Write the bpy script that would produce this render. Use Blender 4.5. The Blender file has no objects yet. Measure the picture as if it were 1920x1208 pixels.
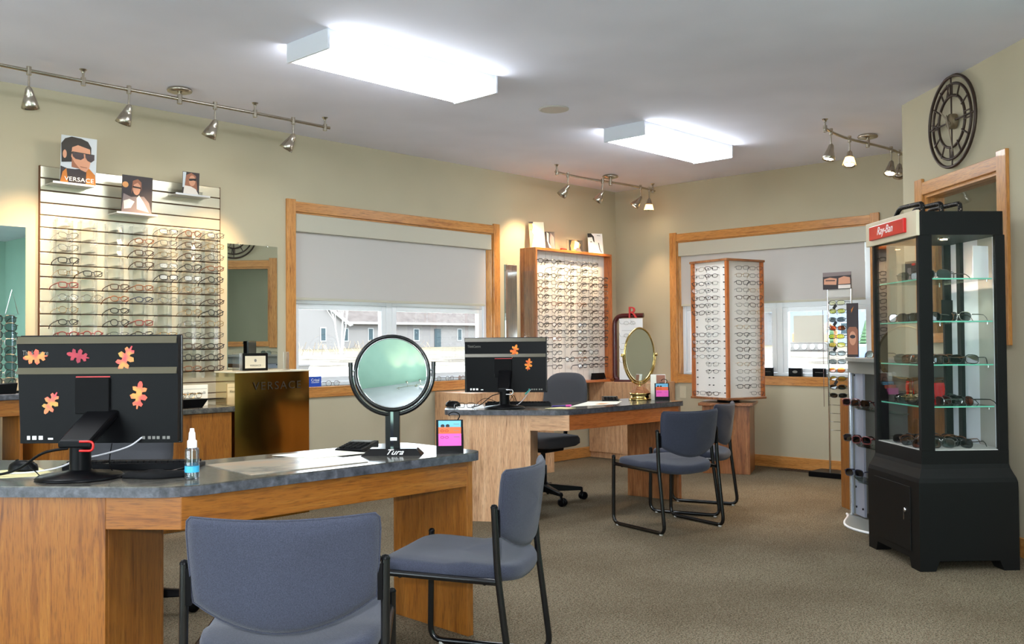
import bpy, math, random
from mathutils import Matrix, Vector
random.seed(7)
R = math.radians
sc = bpy.context.scene
COL = sc.collection
H = 2.744          # ceiling height
YA = 6.097         # window wall (left in the picture)
XB = 8.033         # far wall with the second window
ZD = .725          # desk height

# ------------------------------------------------------------------ camera
cd = bpy.data.cameras.new('camera'); cam = bpy.data.objects.new('camera', cd); COL.objects.link(cam)
cd.sensor_width = 36; cd.lens = 1782.98/1920*36; cd.clip_start = .05; cd.clip_end = 500
yaw, pitch, roll = R(46.5398), R(1.2889), R(-.4068)
fw = Vector((math.sin(yaw)*math.cos(pitch), math.cos(yaw)*math.cos(pitch), math.sin(pitch)))
rt = Vector((math.cos(yaw), -math.sin(yaw), 0)); up = rt.cross(fw)
r2 = rt*math.cos(roll)+up*math.sin(roll); u2 = -rt*math.sin(roll)+up*math.cos(roll)
cam.matrix_world = Matrix(((r2.x, u2.x, -fw.x, 0), (r2.y, u2.y, -fw.y, 0), (r2.z, u2.z, -fw.z, 1.155), (0, 0, 0, 1)))
sc.camera = cam
# ------------------------------------------------------------------ world, exposure
w = bpy.data.worlds.new('World'); sc.world = w; w.use_nodes = True
bg = w.node_tree.nodes['Background']; bg.inputs[0].default_value = (.80, .90, 1, 1); bg.inputs[1].default_value = 5.6
vs = sc.view_settings; vs.view_transform = 'Standard'; vs.look = 'None'; vs.gamma = 1; vs.exposure = 0.74; vs.use_curve_mapping = False
FLUO = 13.5          # brightness of the fluorescent diffusers
SPOT = 44.0         # watts of a track lamp
FLASH = 165.0
sun = bpy.data.lights.new('sun', 'SUN'); sun.energy = 2.0; sun.angle = R(.6); sun.color = (1, .97, .92)
suno = bpy.data.objects.new('sun', sun); COL.objects.link(suno); suno.rotation_euler = Vector((.3, 1, -.8)).to_track_quat('-Z', 'Y').to_euler()
# the photographer's flash, a hand's breadth above and left of the lens
fl = bpy.data.lights.new('camera_flash', 'POINT'); fl.energy = FLASH; fl.shadow_soft_size = .03; fl.color = (.92, .95, 1)
flo = bpy.data.objects.new('camera_flash', fl); COL.objects.link(flo)
flo.matrix_world = Matrix.Translation(Vector((-.06, .045, 1.155+.10)))@cam.matrix_world.to_3x3().to_4x4()

# ------------------------------------------------------------------ materials
def lin(c):
    return tuple(((x/255)/12.92 if x/255 <= .04045 else ((x/255+.055)/1.055)**2.4) for x in c)
MATS = {}
def mat(name, rgb=None, rough=.5, metal=0., spec=.5, coat=0., emit=None, estr=0., alpha=None):
    if name in MATS: return MATS[name]
    m = bpy.data.materials.new(name); m.use_nodes = True; b = m.node_tree.nodes['Principled BSDF']
    if rgb is not None: b.inputs['Base Color'].default_value = (*lin(rgb), 1)
    b.inputs['Roughness'].default_value = rough; b.inputs['Metallic'].default_value = metal
    b.inputs['Specular IOR Level'].default_value = spec; b.inputs['Coat Weight'].default_value = coat
    if emit is not None:
        b.inputs['Emission Color'].default_value = (*emit, 1); b.inputs['Emission Strength'].default_value = estr
    MATS[name] = m; return m
def nodes(m): return m.node_tree.nodes, m.node_tree.links, m.node_tree.nodes['Principled BSDF']
def texco(m, scale=(1, 1, 1), rot=(0, 0, 0), kind='Object'):
    n, l, b = nodes(m); t = n.new('ShaderNodeTexCoord'); mp = n.new('ShaderNodeMapping')
    mp.inputs['Scale'].default_value = scale; mp.inputs['Rotation'].default_value = rot
    l.new(t.outputs[kind], mp.inputs['Vector']); return mp
def noise(m, vec, scale, detail=4, rough=.55, dist=0.):
    n, l, b = nodes(m); t = n.new('ShaderNodeTexNoise'); t.inputs['Scale'].default_value = scale
    t.inputs['Detail'].default_value = detail; t.inputs['Roughness'].default_value = rough; t.inputs['Distortion'].default_value = dist
    if vec is not None: l.new(vec.outputs[0], t.inputs['Vector'])
    return t
def ramp(m, src, stops, interp='LINEAR'):
    n, l, b = nodes(m); r = n.new('ShaderNodeValToRGB'); r.color_ramp.interpolation = interp
    e = r.color_ramp.elements
    while len(e) < len(stops): e.new(.5)
    for k, (p, c) in enumerate(stops): e[k].position = p; e[k].color = (*lin(c), 1)
    l.new(src, r.inputs[0]); return r
def bump(m, src, strength, dist=.002):
    n, l, b = nodes(m); bp = n.new('ShaderNodeBump'); bp.inputs['Strength'].default_value = strength; bp.inputs['Distance'].default_value = dist
    l.new(src, bp.inputs['Height']); l.new(bp.outputs[0], b.inputs['Normal'])
def oak(name, lo, mid, hi, grain='z', rough=.38, coat=.25, k=1.):
    if name in MATS: return MATS[name]
    m = mat(name, mid, rough, coat=coat); n, l, b = nodes(m)
    s = {'z': (16*k, 16*k, 1.1*k), 'x': (1.1*k, 16*k, 16*k), 'y': (16*k, 1.1*k, 16*k)}[grain]
    mp = texco(m, s)
    a = noise(m, mp, 2.2, 5, .62, .9)
    r = ramp(m, a.outputs[0], [(.30, lo), (.47, mid), (.53, mid), (.72, hi)])
    s2 = tuple(q*5 for q in s); mp2 = texco(m, s2)
    c = noise(m, mp2, 3.0, 3, .6)
    r2_ = ramp(m, c.outputs[0], [(.34, (150, 140, 130)), (.5, (255, 255, 255))])
    mx = n.new('ShaderNodeMix'); mx.data_type = 'RGBA'; mx.blend_type = 'MULTIPLY'; mx.inputs[0].default_value = .55
    l.new(r.outputs[0], mx.inputs[6]); l.new(r2_.outputs[0], mx.inputs[7]); l.new(mx.outputs[2], b.inputs['Base Color'])
    return m
def clear(name, tint=(1, 1, 1), gloss=.06, rough=.02, facing=.35, k=.7):
    """thin clear sheet: passes light straight through, reflects more at grazing angles"""
    if name in MATS: return MATS[name]
    m = bpy.data.materials.new(name); m.use_nodes = True; nt = m.node_tree; n = nt.nodes; l = nt.links; n.clear()
    o = n.new('ShaderNodeOutputMaterial'); mx = n.new('ShaderNodeMixShader'); t = n.new('ShaderNodeBsdfTransparent'); g = n.new('ShaderNodeBsdfGlossy')
    t.inputs[0].default_value = (*tint, 1); g.inputs['Roughness'].default_value = rough
    f = n.new('ShaderNodeLayerWeight'); f.inputs[0].default_value = facing
    ma = n.new('ShaderNodeMath'); ma.operation = 'MULTIPLY_ADD'; ma.inputs[1].default_value = k; ma.inputs[2].default_value = gloss; ma.use_clamp = True
    l.new(f.outputs['Fresnel'], ma.inputs[0]); l.new(ma.outputs[0], mx.inputs[0]); l.new(t.outputs[0], mx.inputs[1]); l.new(g.outputs[0], mx.inputs[2]); l.new(mx.outputs[0], o.inputs[0])
    MATS[name] = m; return m
def translucent(name, rgb, trans):
    m = mat(name, rgb, .9, spec=.1); n, l, b = nodes(m); o = n['Material Output']
    t = n.new('ShaderNodeBsdfTranslucent'); t.inputs[0].default_value = (*lin(rgb), 1); mx = n.new('ShaderNodeMixShader'); mx.inputs[0].default_value = trans
    l.new(b.outputs[0], mx.inputs[1]); l.new(t.outputs[0], mx.inputs[2]); l.new(mx.outputs[0], o.inputs[0]); return m

def plaster(name, rgb, bs=.06):
    m = mat(name, rgb, .85, spec=.25); mp = texco(m); a = noise(m, mp, 90, 3); bump(m, a.outputs[0], bs, .003)
    n, l, b = nodes(m); c = noise(m, mp, 1.3, 2); d = tuple(int(x*.965) for x in rgb)
    r = ramp(m, c.outputs[0], [(.35, d), (.65, rgb)]); l.new(r.outputs[0], b.inputs['Base Color']); return m
plaster('wall_paint', (190, 181, 156)); plaster('ceiling_paint', (232, 233, 247), .12); plaster('teal_paint', (160, 196, 182))
m = mat('carpet', (120, 108, 88), .95, spec=.05); mp = texco(m); n_, l_, b_ = nodes(m)
a = noise(m, mp, 120, 2, .75); c = noise(m, mp, 150, 1, .5)
ra = ramp(m, a.outputs[0], [(.30, (58, 53, 44)), (.42, (106, 97, 81)), (.52, (140, 129, 110)), (.60, (114, 101, 84)), (.72, (186, 174, 152))])
rc = ramp(m, c.outputs[0], [(.36, (112, 128, 100)), (.44, (255, 255, 255)), (.58, (255, 255, 255)), (.66, (176, 118, 98))])
mx = n_.new('ShaderNodeMix'); mx.data_type = 'RGBA'; mx.blend_type = 'MULTIPLY'; mx.inputs[0].default_value = .8
l_.new(ra.outputs[0], mx.inputs[6]); l_.new(rc.outputs[0], mx.inputs[7])
e = noise(m, mp, 1.1, 3); re = ramp(m, e.outputs[0], [(.35, (225, 222, 218)), (.65, (255, 255, 255))])
mx2 = n_.new('ShaderNodeMix'); mx2.data_type = 'RGBA'; mx2.blend_type = 'MULTIPLY'; mx2.inputs[0].default_value = 1
l_.new(mx.outputs[2], mx2.inputs[6]); l_.new(re.outputs[0], mx2.inputs[7]); l_.new(mx2.outputs[2], b_.inputs['Base Color']); bump(m, a.outputs[0], .7, .006)

for ax in 'xyz':
    oak('oak_warm_'+ax, (106, 55, 12), (140, 84, 25), (156, 102, 40), ax)
    oak('oak_pale_'+ax, (168, 120, 84), (206, 160, 120), (222, 182, 144), ax)
    oak('oak_trim_'+ax, (160, 96, 44), (198, 136, 70), (214, 156, 90), ax)
    oak('oak_orange_'+ax, (146, 74, 30), (186, 104, 48), (204, 126, 66), ax)
    oak('oak_brown_'+ax, (104, 58, 30), (150, 94, 54), (182, 126, 80), ax, k=.8)
def laminate(name, lo, hi, rough):
    m = mat(name, lo, rough, spec=.6); mp = texco(m); a = noise(m, mp, 34, 6, .65, .3); r = ramp(m, a.outputs[0], [(.32, lo), (.5, tuple((p+q)//2 for p, q in zip(lo, hi))), (.7, hi)])
    n, l, b = nodes(m); l.new(r.outputs[0], b.inputs['Base Color']); return m
laminate('laminate_top', (58, 56, 54), (104, 100, 92), .16); laminate('laminate_edge', (44, 45, 50), (96, 97, 106), .3)
m = mat('fabric_blue', (56, 59, 72), .95, spec=.15); mp = texco(m, (1, 1, 1), (0, 0, .7)); a = noise(m, mp, 420, 2); bump(m, a.outputs[0], .5, .002)
n_, l_, b_ = nodes(m); r = ramp(m, a.outputs[0], [(.35, (46, 49, 61)), (.65, (60, 63, 77))]); l_.new(r.outputs[0], b_.inputs['Base Color']); b_.inputs['Sheen Weight'].default_value = .15
m = mat('fabric_grey', (72, 72, 76), .95, spec=.15); mp = texco(m); a = noise(m, mp, 420, 2); bump(m, a.outputs[0], .4, .002)
mat('black_enamel', (14, 14, 15), .22); mat('black_plastic', (10, 10, 12), .34, spec=.10); mat('black_matte', (14, 14, 15), .7, spec=.12); mat('olive_reflection', (84, 78, 60), .35)
m = mat('cabinet_black', (15, 15, 15), .5, spec=.2); mp = texco(m); a = noise(m, mp, 60, 4); bump(m, a.outputs[0], .05, .002)
mat('nickel', (186, 178, 164), .26, 1.); mat('chrome', (225, 225, 228), .07, 1.); mat('brass', (206, 180, 116), .14, 1.)
m = mat('gold_sheet', (172, 128, 62), .13, 1.); mp = texco(m); a = noise(m, mp, 1.6, 1); bump(m, a.outputs[0], .25, .05)
m = mat('slat_metal', (222, 216, 194), .27, .55); mp = texco(m, (1, 1, 60)); a = noise(m, mp, 12, 2); bump(m, a.outputs[0], .08, .002)
mat('slot_brown', (92, 56, 30), .6); mat('white_paint', (236, 236, 238), .4); mat('white_vinyl', (232, 236, 240), .35); mat('fixture_white', (222, 226, 236), .4)
mat('mirror', (222, 230, 226), .0, 1.); mat('reflection_lilac', (212, 213, 224), .3); mat('reflection_grey', (158, 154, 148), .4); mat('gold_mirror', (226, 206, 168), .08, 1.); mat('mirror_edge', (120, 150, 140), .2)
mat('diffuser', (255, 255, 255), .5, emit=(.92, .97, 1.0), estr=FLUO)
mat('bulb', (255, 240, 210), .4, emit=(1, .80, .52), estr=30)
mat('grey_cap', (196, 194, 188), .5); translucent('blind_fabric', (200, 196, 192), .08); mat('blind_rail', (190, 186, 170), .6)
clear('window_glass', (.97, .99, .98), .02, 0, .25); clear('acrylic', (.99, .99, .99), .05, .10, .30); clear('acrylic_strip', (.992, .992, .99), .015, .05, .22); clear('lens', (.95, .955, .95), .012, .03, .2); clear('cabinet_glass', (.97, .98, .975), .015, 0, .2, .22); clear('shelf_glass', (.80, .92, .88), .06, 0, .4)
mat('glass_edge', (110, 200, 172), .15, emit=(.25, .75, .58), estr=.0)
mat('paper', (232, 228, 214), .7); mat('paper_white', (240, 240, 240), .7); mat('pink', (244, 90, 186), .5); mat('orange', (240, 104, 48), .5); mat('sky_card', (112, 192, 232), .5)
mat('red', (200, 26, 24), .3); mat('blue_card', (38, 78, 178), .4); mat('white_print', (245, 245, 245), .5); mat('black_print', (12, 12, 12), .5); mat('grey_print', (120, 118, 112), .6)
mat('gold_print', (40, 28, 12), .5); mat('white_board', (234, 230, 224), .5); mat('display_grey', (128, 128, 122), .5); mat('lilac_grey', (150, 154, 168), .4, .2); mat('alu', (205, 212, 218), .25, .8)
mat('iron_brown', (62, 48, 40), .45, .4); mat('iron_tan', (112, 98, 74), .5, .3); mat('maroon', (74, 20, 22), .25); mat('cream_sign', (214, 202, 176), .5); mat('outlet_ivory', (206, 198, 172), .4)

# ------------------------------------------------------------------ mesh building
class MB:
    def __init__(s): s.v = []; s.f = []; s.s = []
    def add(s, vs, fs, smooth=False, M=None):
        o = len(s.v)
        s.v += [tuple(M@Vector(p)) if M is not None else tuple(p) for p in vs]
        s.f += [tuple(i+o for i in f) for f in fs]; s.s += [smooth]*len(fs); return s
    def box(s, x0, x1, y0, y1, z0, z1, M=None):
        v = [(x0, y0, z0), (x1, y0, z0), (x1, y1, z0), (x0, y1, z0), (x0, y0, z1), (x1, y0, z1), (x1, y1, z1), (x0, y1, z1)]
        return s.add(v, [(3, 2, 1, 0), (4, 5, 6, 7), (0, 1, 5, 4), (1, 2, 6, 5), (2, 3, 7, 6), (3, 0, 4, 7)], M=M)
    def cbox(s, c, d, M=None):
        return s.box(c[0]-d[0]/2, c[0]+d[0]/2, c[1]-d[1]/2, c[1]+d[1]/2, c[2]-d[2]/2, c[2]+d[2]/2, M)
    def prism(s, poly, z0, z1, M=None, smooth=False):
        a = sum(poly[i][0]*poly[(i+1) % len(poly)][1]-poly[(i+1) % len(poly)][0]*poly[i][1] for i in range(len(poly)))
        if a < 0: poly = poly[::-1]
        n = len(poly); v = [(p[0], p[1], z0) for p in poly]+[(p[0], p[1], z1) for p in poly]
        s.add(v, [tuple(range(n-1, -1, -1)), tuple(range(n, 2*n))], M=M)
        s.add(v, [(i, (i+1) % n, n+(i+1) % n, n+i) for i in range(n)], smooth, M); return s
    def quad(s, a, b, c, d): return s.add([a, b, c, d], [(0, 1, 2, 3)])
    def ngon(s, pts, M=None): return s.add(pts, [tuple(range(len(pts)))], M=M)
    def tube(s, pts, r, n=8, closed=False, cap=True, M=None):
        P = [Vector(p) for p in pts]; m = len(P); rr = r if isinstance(r, (list, tuple)) else [r]*m
        T = []
        for i in range(m):
            a = P[(i-1) % m] if (closed or i > 0) else P[0]; b = P[(i+1) % m] if (closed or i < m-1) else P[-1]
            t = b-a; T.append(t.normalized() if t.length > 1e-9 else Vector((0, 0, 1)))
        q = Vector((0, 0, 1)) if abs(T[0].z) < .9 else Vector((1, 0, 0)); N = (q-T[0]*q.dot(T[0])).normalized()
        v = []; 
        for i in range(m):
            N = (N-T[i]*N.dot(T[i])); N = N.normalized() if N.length > 1e-6 else T[i].orthogonal().normalized(); B = T[i].cross(N)
            v += [tuple(P[i]+(N*math.cos(2*math.pi*k/n)+B*math.sin(2*math.pi*k/n))*rr[i]) for k in range(n)]
        f = []
        for i in range(m if closed else m-1):
            j = (i+1) % m
            f += [(i*n+k, i*n+(k+1) % n, j*n+(k+1) % n, j*n+k) for k in range(n)]
        s.add(v, f, n > 5, M)
        if cap and not closed:
            s.add(v[:n], [tuple(range(n-1, -1, -1))], M=M); s.add(v[-n:], [tuple(range(n))], M=M)
        return s
    def lathe(s, prof, n=24, M=None, smooth=True):
        v = []; 
        for (r, z) in prof: v += [(r*math.cos(2*math.pi*k/n), r*math.sin(2*math.pi*k/n), z) for k in range(n)]
        f = [(i*n+k, i*n+(k+1) % n, (i+1)*n+(k+1) % n, (i+1)*n+k) for i in range(len(prof)-1) for k in range(n)]
        s.add(v, f, smooth, M)
        if prof[0][0] > 1e-6: s.add(v[:n], [tuple(range(n-1, -1, -1))], M=M)
        if prof[-1][0] > 1e-6: s.add(v[-n:], [tuple(range(n))], M=M)
        return s
    def grid(s, fn, nu, nv, closed_u=False, smooth=True, M=None):
        v = [fn(i/(nu if closed_u else nu-1), j/(nv-1)) for j in range(nv) for i in range(nu)]
        f = [(j*nu+i, j*nu+(i+1) % nu, (j+1)*nu+(i+1) % nu, (j+1)*nu+i) for j in range(nv-1) for i in range(nu if closed_u else nu-1)]
        return s.add(v, f, smooth, M)
    def mesh(s, name):
        me = bpy.data.meshes.new(name); me.from_pydata(s.v, [], s.f); me.polygons.foreach_set('use_smooth', s.s); me.update(); return me
    def build(s, name, m, parent=None, bevel=0, seg=2, subsurf=0, solid=0):
        o = bpy.data.objects.new(name, s.mesh(name)); COL.objects.link(o); o.data.materials.append(MATS[m] if isinstance(m, str) else m)
        if parent is not None: o.parent = parent
        if solid: q = o.modifiers.new('solid', 'SOLIDIFY'); q.thickness = solid; q.offset = 0
        if bevel: q = o.modifiers.new('bevel', 'BEVEL'); q.width = bevel; q.segments = seg; q.limit_method = 'ANGLE'; q.angle_limit = R(40)
        if subsurf: q = o.modifiers.new('sub', 'SUBSURF'); q.levels = subsurf; q.render_levels = subsurf
        return o
def rr_poly(w, h, r, n=5, cx=0, cy=0):
    p = []
    for (sx, sy, a0) in ((1, 1, 0), (-1, 1, 90), (-1, -1, 180), (1, -1, 270)):
        for k in range(n+1):
            a = R(a0+90*k/n); p.append((cx+sx*(w/2-r)+r*math.cos(a), cy+sy*(h/2-r)+r*math.sin(a)))
    return p
def smoothpath(pts, k=5):
    """Catmull-Rom through the points"""
    P = [Vector(p) for p in pts]; out = []
    for i in range(len(P)-1):
        p0, p1, p2, p3 = P[max(i-1, 0)], P[i], P[i+1], P[min(i+2, len(P)-1)]
        for j in range(k):
            t = j/k; out.append(.5*((2*p1)+(p2-p0)*t+(2*p0-5*p1+4*p2-p3)*t*t+(3*p1-p0-3*p2+p3)*t**3))
    out.append(P[-1]); return out
def roundpath(pts, r, k=5):
    """polyline with its corners rounded"""
    P = [Vector(p) for p in pts]; out = [P[0]]
    for i in range(1, len(P)-1):
        a, b = (P[i-1]-P[i]), (P[i+1]-P[i]); d = min(r, a.length*.48, b.length*.48); a = P[i]+a.normalized()*d; b = P[i]+b.normalized()*d
        for j in range(k+1):
            t = j/k; out.append(a*(1-t)**2+P[i]*2*t*(1-t)+b*t*t)
    out.append(P[-1]); return out
def tag(o, label=None, cat=None, group=None, kind=None):
    if label: o['label'] = label
    if cat: o['category'] = cat
    if group: o['group'] = group
    if kind: o['kind'] = kind
    return o
def thing(name, label, cat, loc=(0, 0, 0), rz=0, group=None, M=None):
    o = bpy.data.objects.new(name, None); COL.objects.link(o); o.empty_display_size = .05
    if M is not None: o.matrix_world = M
    else: o.location = loc; o.rotation_euler = (0, 0, rz)
    return tag(o, label, cat, group)
def struct(o): o['kind'] = 'structure'; return o
def frameM(org, xdir, updir=(0, 0, 1)):
    """x along xdir, y along up, z towards the viewer"""
    x = Vector(xdir).normalized(); u = Vector(updir).normalized(); z = x.cross(u).normalized(); u = z.cross(x)
    return Matrix(((x.x, u.x, z.x, org[0]), (x.y, u.y, z.y, org[1]), (x.z, u.z, z.z, org[2]), (0, 0, 0, 1)))
def text(name, body, size, m, parent, M, align='CENTER', shear=0, extrude=.0006, width=1.0, spacing=1.0):
    c = bpy.data.curves.new(name, 'FONT'); c.body = body; c.size = size; c.align_x = align; c.align_y = 'CENTER'; c.shear = shear; c.extrude = extrude; c.space_character = spacing; c.resolution_u = 3
    t = bpy.data.objects.new('tmp', c); COL.objects.link(t); bpy.context.view_layer.update()
    me = bpy.data.meshes.new_from_object(t.evaluated_get(bpy.context.evaluated_depsgraph_get())); bpy.data.objects.remove(t); bpy.data.curves.remove(c)
    me.transform(M@Matrix.Diagonal((width, 1, 1, 1))); me.materials.clear(); me.materials.append(MATS[m])
    o = bpy.data.objects.new(name, me); COL.objects.link(o); o.parent = parent; return o
ORD = ['first', 'second', 'third', 'fourth', 'fifth', 'sixth', 'seventh', 'eighth', 'ninth', 'tenth', 'eleventh', 'twelfth', 'thirteenth', 'fourteenth', 'fifteenth', 'sixteenth', 'seventeenth', 'eighteenth', 'nineteenth', 'twentieth']
# ------------------------------------------------------------------ the room
X0, Y0 = -2.6, -3.2
struct(MB().box(X0, XB, Y0, YA, -.12, 0).build('floor', 'carpet'))
struct(MB().box(X0, XB+.16, Y0, YA+.16, H, H+.12).build('ceiling', 'ceiling_paint'))
W1 = (4.06, 6.18, .835, 2.16)      # opening of the left window x0 x1 z0 z1
W2 = (3.36, 5.33, .835, 2.16)      # opening of the far window  y0 y1 z0 z1
b = MB(); b.box(X0, W1[0], YA, YA+.16, -.12, H).box(W1[1], XB+.16, YA, YA+.16, -.12, H).box(W1[0], W1[1], YA, YA+.16, W1[3], H).box(W1[0], W1[1], YA, YA+.16, -.12, W1[2])
struct(b.build('wall_left', 'wall_paint'))
b = MB(); b.box(XB, XB+.16, Y0, W2[0], -.12, H).box(XB, XB+.16, W2[1], YA, -.12, H).box(XB, XB+.16, W2[0], W2[1], W2[3], H).box(XB, XB+.16, W2[0], W2[1], -.12, W2[2])
struct(b.build('wall_back', 'wall_paint'))
W4 = (.6, 5.2, .15, 2.45)        # unseen window left of the camera, added to brighten the ceiling with daylight
b = MB(); b.box(X0-.15, X0, Y0, W4[0], -.12, H).box(X0-.15, X0, W4[1], YA+.16, -.12, H).box(X0-.15, X0, W4[0], W4[1], W4[3], H).box(X0-.15, X0, W4[0], W4[1], -.12, W4[2])
struct(b.build('wall_side', 'teal_paint'))
t = struct(bpy.data.objects.new('window_added', None)); COL.objects.link(t)
for k in range(4): y = W4[0]+(W4[1]-W4[0]-.05)*k/3; MB().box(X0-.1, X0-.03, y, y+.05, W4[2], W4[3]).build('mullion', 'white_vinyl', t)
for k in range(3): a = W4[0]+.05+(W4[1]-W4[0]-.05)*k/3; MB().box(X0-.07, X0-.065, a, a+(W4[1]-W4[0]-.05)/3-.05, W4[2], W4[3]).build('pane', 'window_glass', t)
struct(MB().box(X0-.15, XB+.16, Y0-.15, Y0, -.12, H).build('wall_rear', 'teal_paint'))
# diagonal wall with the clock: local x runs from its free edge towards the camera, y is height, z points into the room
EC = Vector((6.461, 2.479, 0)); UC = Vector((.695, .719, 0)); NC = Vector((-.719, .695, 0))
MC = frameM(EC, -UC)      # z = (-u) x up
if (MC.to_3x3()@Vector((0, 0, 1))).dot(NC) < 0: raise SystemExit('wall frame')
b = MB(); b.box(0, .30, -.12, H, -.12, 0, MC).box(1.17, 1.90, -.12, H, -.12, 0, MC).box(.30, 1.17, 2.09, H, -.12, 0, MC).box(.30, 1.17, -.12, 1.20, -.12, 0, MC)
struct(b.build('wall_right', 'wall_paint'))
EX = (EC-UC*1.90).x; EY = (EC-UC*1.90).y
struct(MB().box(EX, EX+.12, Y0, EY, -.12, H).build('wall_corridor', 'teal_paint'))
struct(MB().box(6.46, XB, 2.36, 2.479, -.12, H).build('wall_end', 'wall_paint'))
struct(MB().box(X0, XB-.016, YA-.016, YA, 0, .105).build('baseboard_left', 'oak_trim_x', bevel=.004))
struct(MB().box(XB-.016, XB, 2.479, YA, 0, .105).build('baseboard_back', 'oak_trim_y', bevel=.004))
struct(MB().box(.0, 1.90, 0, .105, 0, .016, MC).build('baseboard_right', 'oak_trim_x', bevel=.004))

def window(name, M, x0, x1, z0, z1, mull, rail, over=.013):
    """local x along the wall, y up, z into the room"""
    t = struct(bpy.data.objects.new(name, None)); COL.objects.link(t); t.matrix_world = M
    c = .078
    for a in (x0-c, x1): MB().box(a, a+c, z0-.088, z1+.09, 0, .022).build('casing_stile', 'oak_trim_y', t, .003)
    MB().box(x0, x1, z1, z1+.076, 0, .018).build('head_casing', 'oak_trim_x', t, .003)
    MB().box(x0, x1, z0-.082, z0-.002, 0, .018).build('apron_casing', 'oak_trim_x', t, .003)
    MB().box(x0, x1, z0-.012, z0, -.075, .02).build('sill_board', 'oak_trim_x', t, .003)
    for a, q in ((x0, x0+.012), (x1-.012, x1)): MB().box(a, q, z0, z1, -.075, .001).build('jamb', 'oak_trim_y', t)
    MB().box(x0+.012, x1-.012, z1-.012, z1, -.075, .001).build('head_jamb', 'oak_trim_x', t)
    f = MB(); y0, y1 = -.15, -.075
    f.box(x0, x0+.045, z0, z1, y0, y1).box(x1-.045, x1, z0, z1, y0, y1).box(x0+.045, x1-.045, z1-.045, z1, y0, y1).box(x0+.045, x1-.045, z0, z0+.03, y0, y1)
    f.box(mull[0], mull[1], z0+.03, z1-.045, y0, y1-.012).box(x0+.045, mull[0], rail-.03, rail+.03, y0, y1-.012).box(mull[1], x1-.045, rail-.03, rail+.03, y0, y1-.012)
    f.build('frame', 'white_vinyl', t, .004)
    for a, q in ((x0+.047, mull[0]-.002), (mull[1]+.002, x1-.047)):
        for lo, hi in ((z0+.032, rail-.032), (rail+.032, z1-.047)):
            sw = .048; s_ = MB(); s_.box(a, a+sw, lo, hi, -.135, -.088).box(q-sw, q, lo, hi, -.135, -.088).box(a+sw, q-sw, lo, lo+sw*.8, -.135, -.088).box(a+sw, q-sw, hi-sw*.8, hi, -.135, -.088)
            so = s_.build('sash', 'white_vinyl', t, .004)
            MB().box(a+sw, q-sw, lo+sw*.8, hi-sw*.8, -.114, -.110).build('pane', 'window_glass', so)
    return t
MA = frameM((0, YA, 0), (1, 0, 0)); MBk = frameM((XB, 0, 0), (0, -1, 0))
window('window_1', MA, W1[0], W1[1], W1[2], W1[3], (5.01, 5.07), 1.50)
window('window_2', MBk, -W2[1], -W2[0], W2[2], W2[3], (-4.30, -4.24), 1.50)
# interior window in the diagonal wall
t = struct(bpy.data.objects.new('window_3', None)); COL.objects.link(t); t.matrix_world = MC
for a in (.205, 1.17): MB().box(a, a+.095, 1.125, 2.195, 0, .022).build('casing_stile', 'oak_trim_y', t, .003)
MB().box(.30, 1.17, 2.09, 2.17, 0, .018).build('head_casing', 'oak_trim_x', t, .003)
MB().box(.30, 1.17, 1.14, 1.20, 0, .03).build('sill_board', 'oak_trim_x', t, .003)
for a in (.30, 1.15): MB().box(a, a+.02, 1.2, 2.09, -.12, 0).build('jamb', 'oak_trim_y', t)
MB().box(.32, 1.15, 2.07, 2.09, -.12, 0).build('head_jamb', 'oak_trim_x', t)
MB().box(.32, 1.15, 1.2, 2.07, -.062, -.056).build('pane', 'cabinet_glass', t)

def blind(M, x0, x1, ztop, zbot, label):
    t = thing('roller_blind', label, 'blind', M=M, group='roller blinds')
    MB().box(x0, x1, ztop-.135, ztop, -.05, .004).build('headrail', 'blind_rail', t, .004)
    MB().box(x0+.012, x1-.055, zbot+.02, ztop-.13, -.030, -.0285).build('fabric', 'blind_fabric', t)
    MB().box(x0+.012, x1-.055, zbot, zbot+.02, -.035, -.024).build('hem_bar', 'blind_rail', t, .003)
    return t
blind(MA, W1[0]+.014, W1[1]-.014, W1[3]-.013, 1.495, 'grey roller blind half drawn over the left window above the round mirror')
t = blind(MBk, -W2[1]+.014, -W2[0]-.014, W2[3]-.013, 1.512, 'grey roller blind half drawn over the far window behind the revolving frame tower')

# wall outlet, floor register
t = thing('outlet_plate', 'ivory electrical outlet plate on the far wall beside the frame tower', 'outlet', M=frameM((XB, 5.275, .66), (0, -1, 0)))
MB().prism(rr_poly(.074, .118, .006), 0, .006).build('cover_plate', 'outlet_ivory', t, .0015)
for dy in (-.024, .024): MB().prism(rr_poly(.032, .03, .01), .006, .0075, Matrix.Translation((0, dy, 0))).build('socket', 'outlet_ivory', t)
t = thing('floor_register', 'brown metal floor register in the carpet at the far baseboard', 'vent', (7.93, 4.02, 0))
MB().box(-.06, .06, -.15, .15, 0, .006).build('plate', 'iron_brown', t, .002)
for k in range(9): MB().box(-.045, .045, -.14+k*.032, -.125+k*.032, .006, .009).build('slat', 'iron_brown', t)

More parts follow.
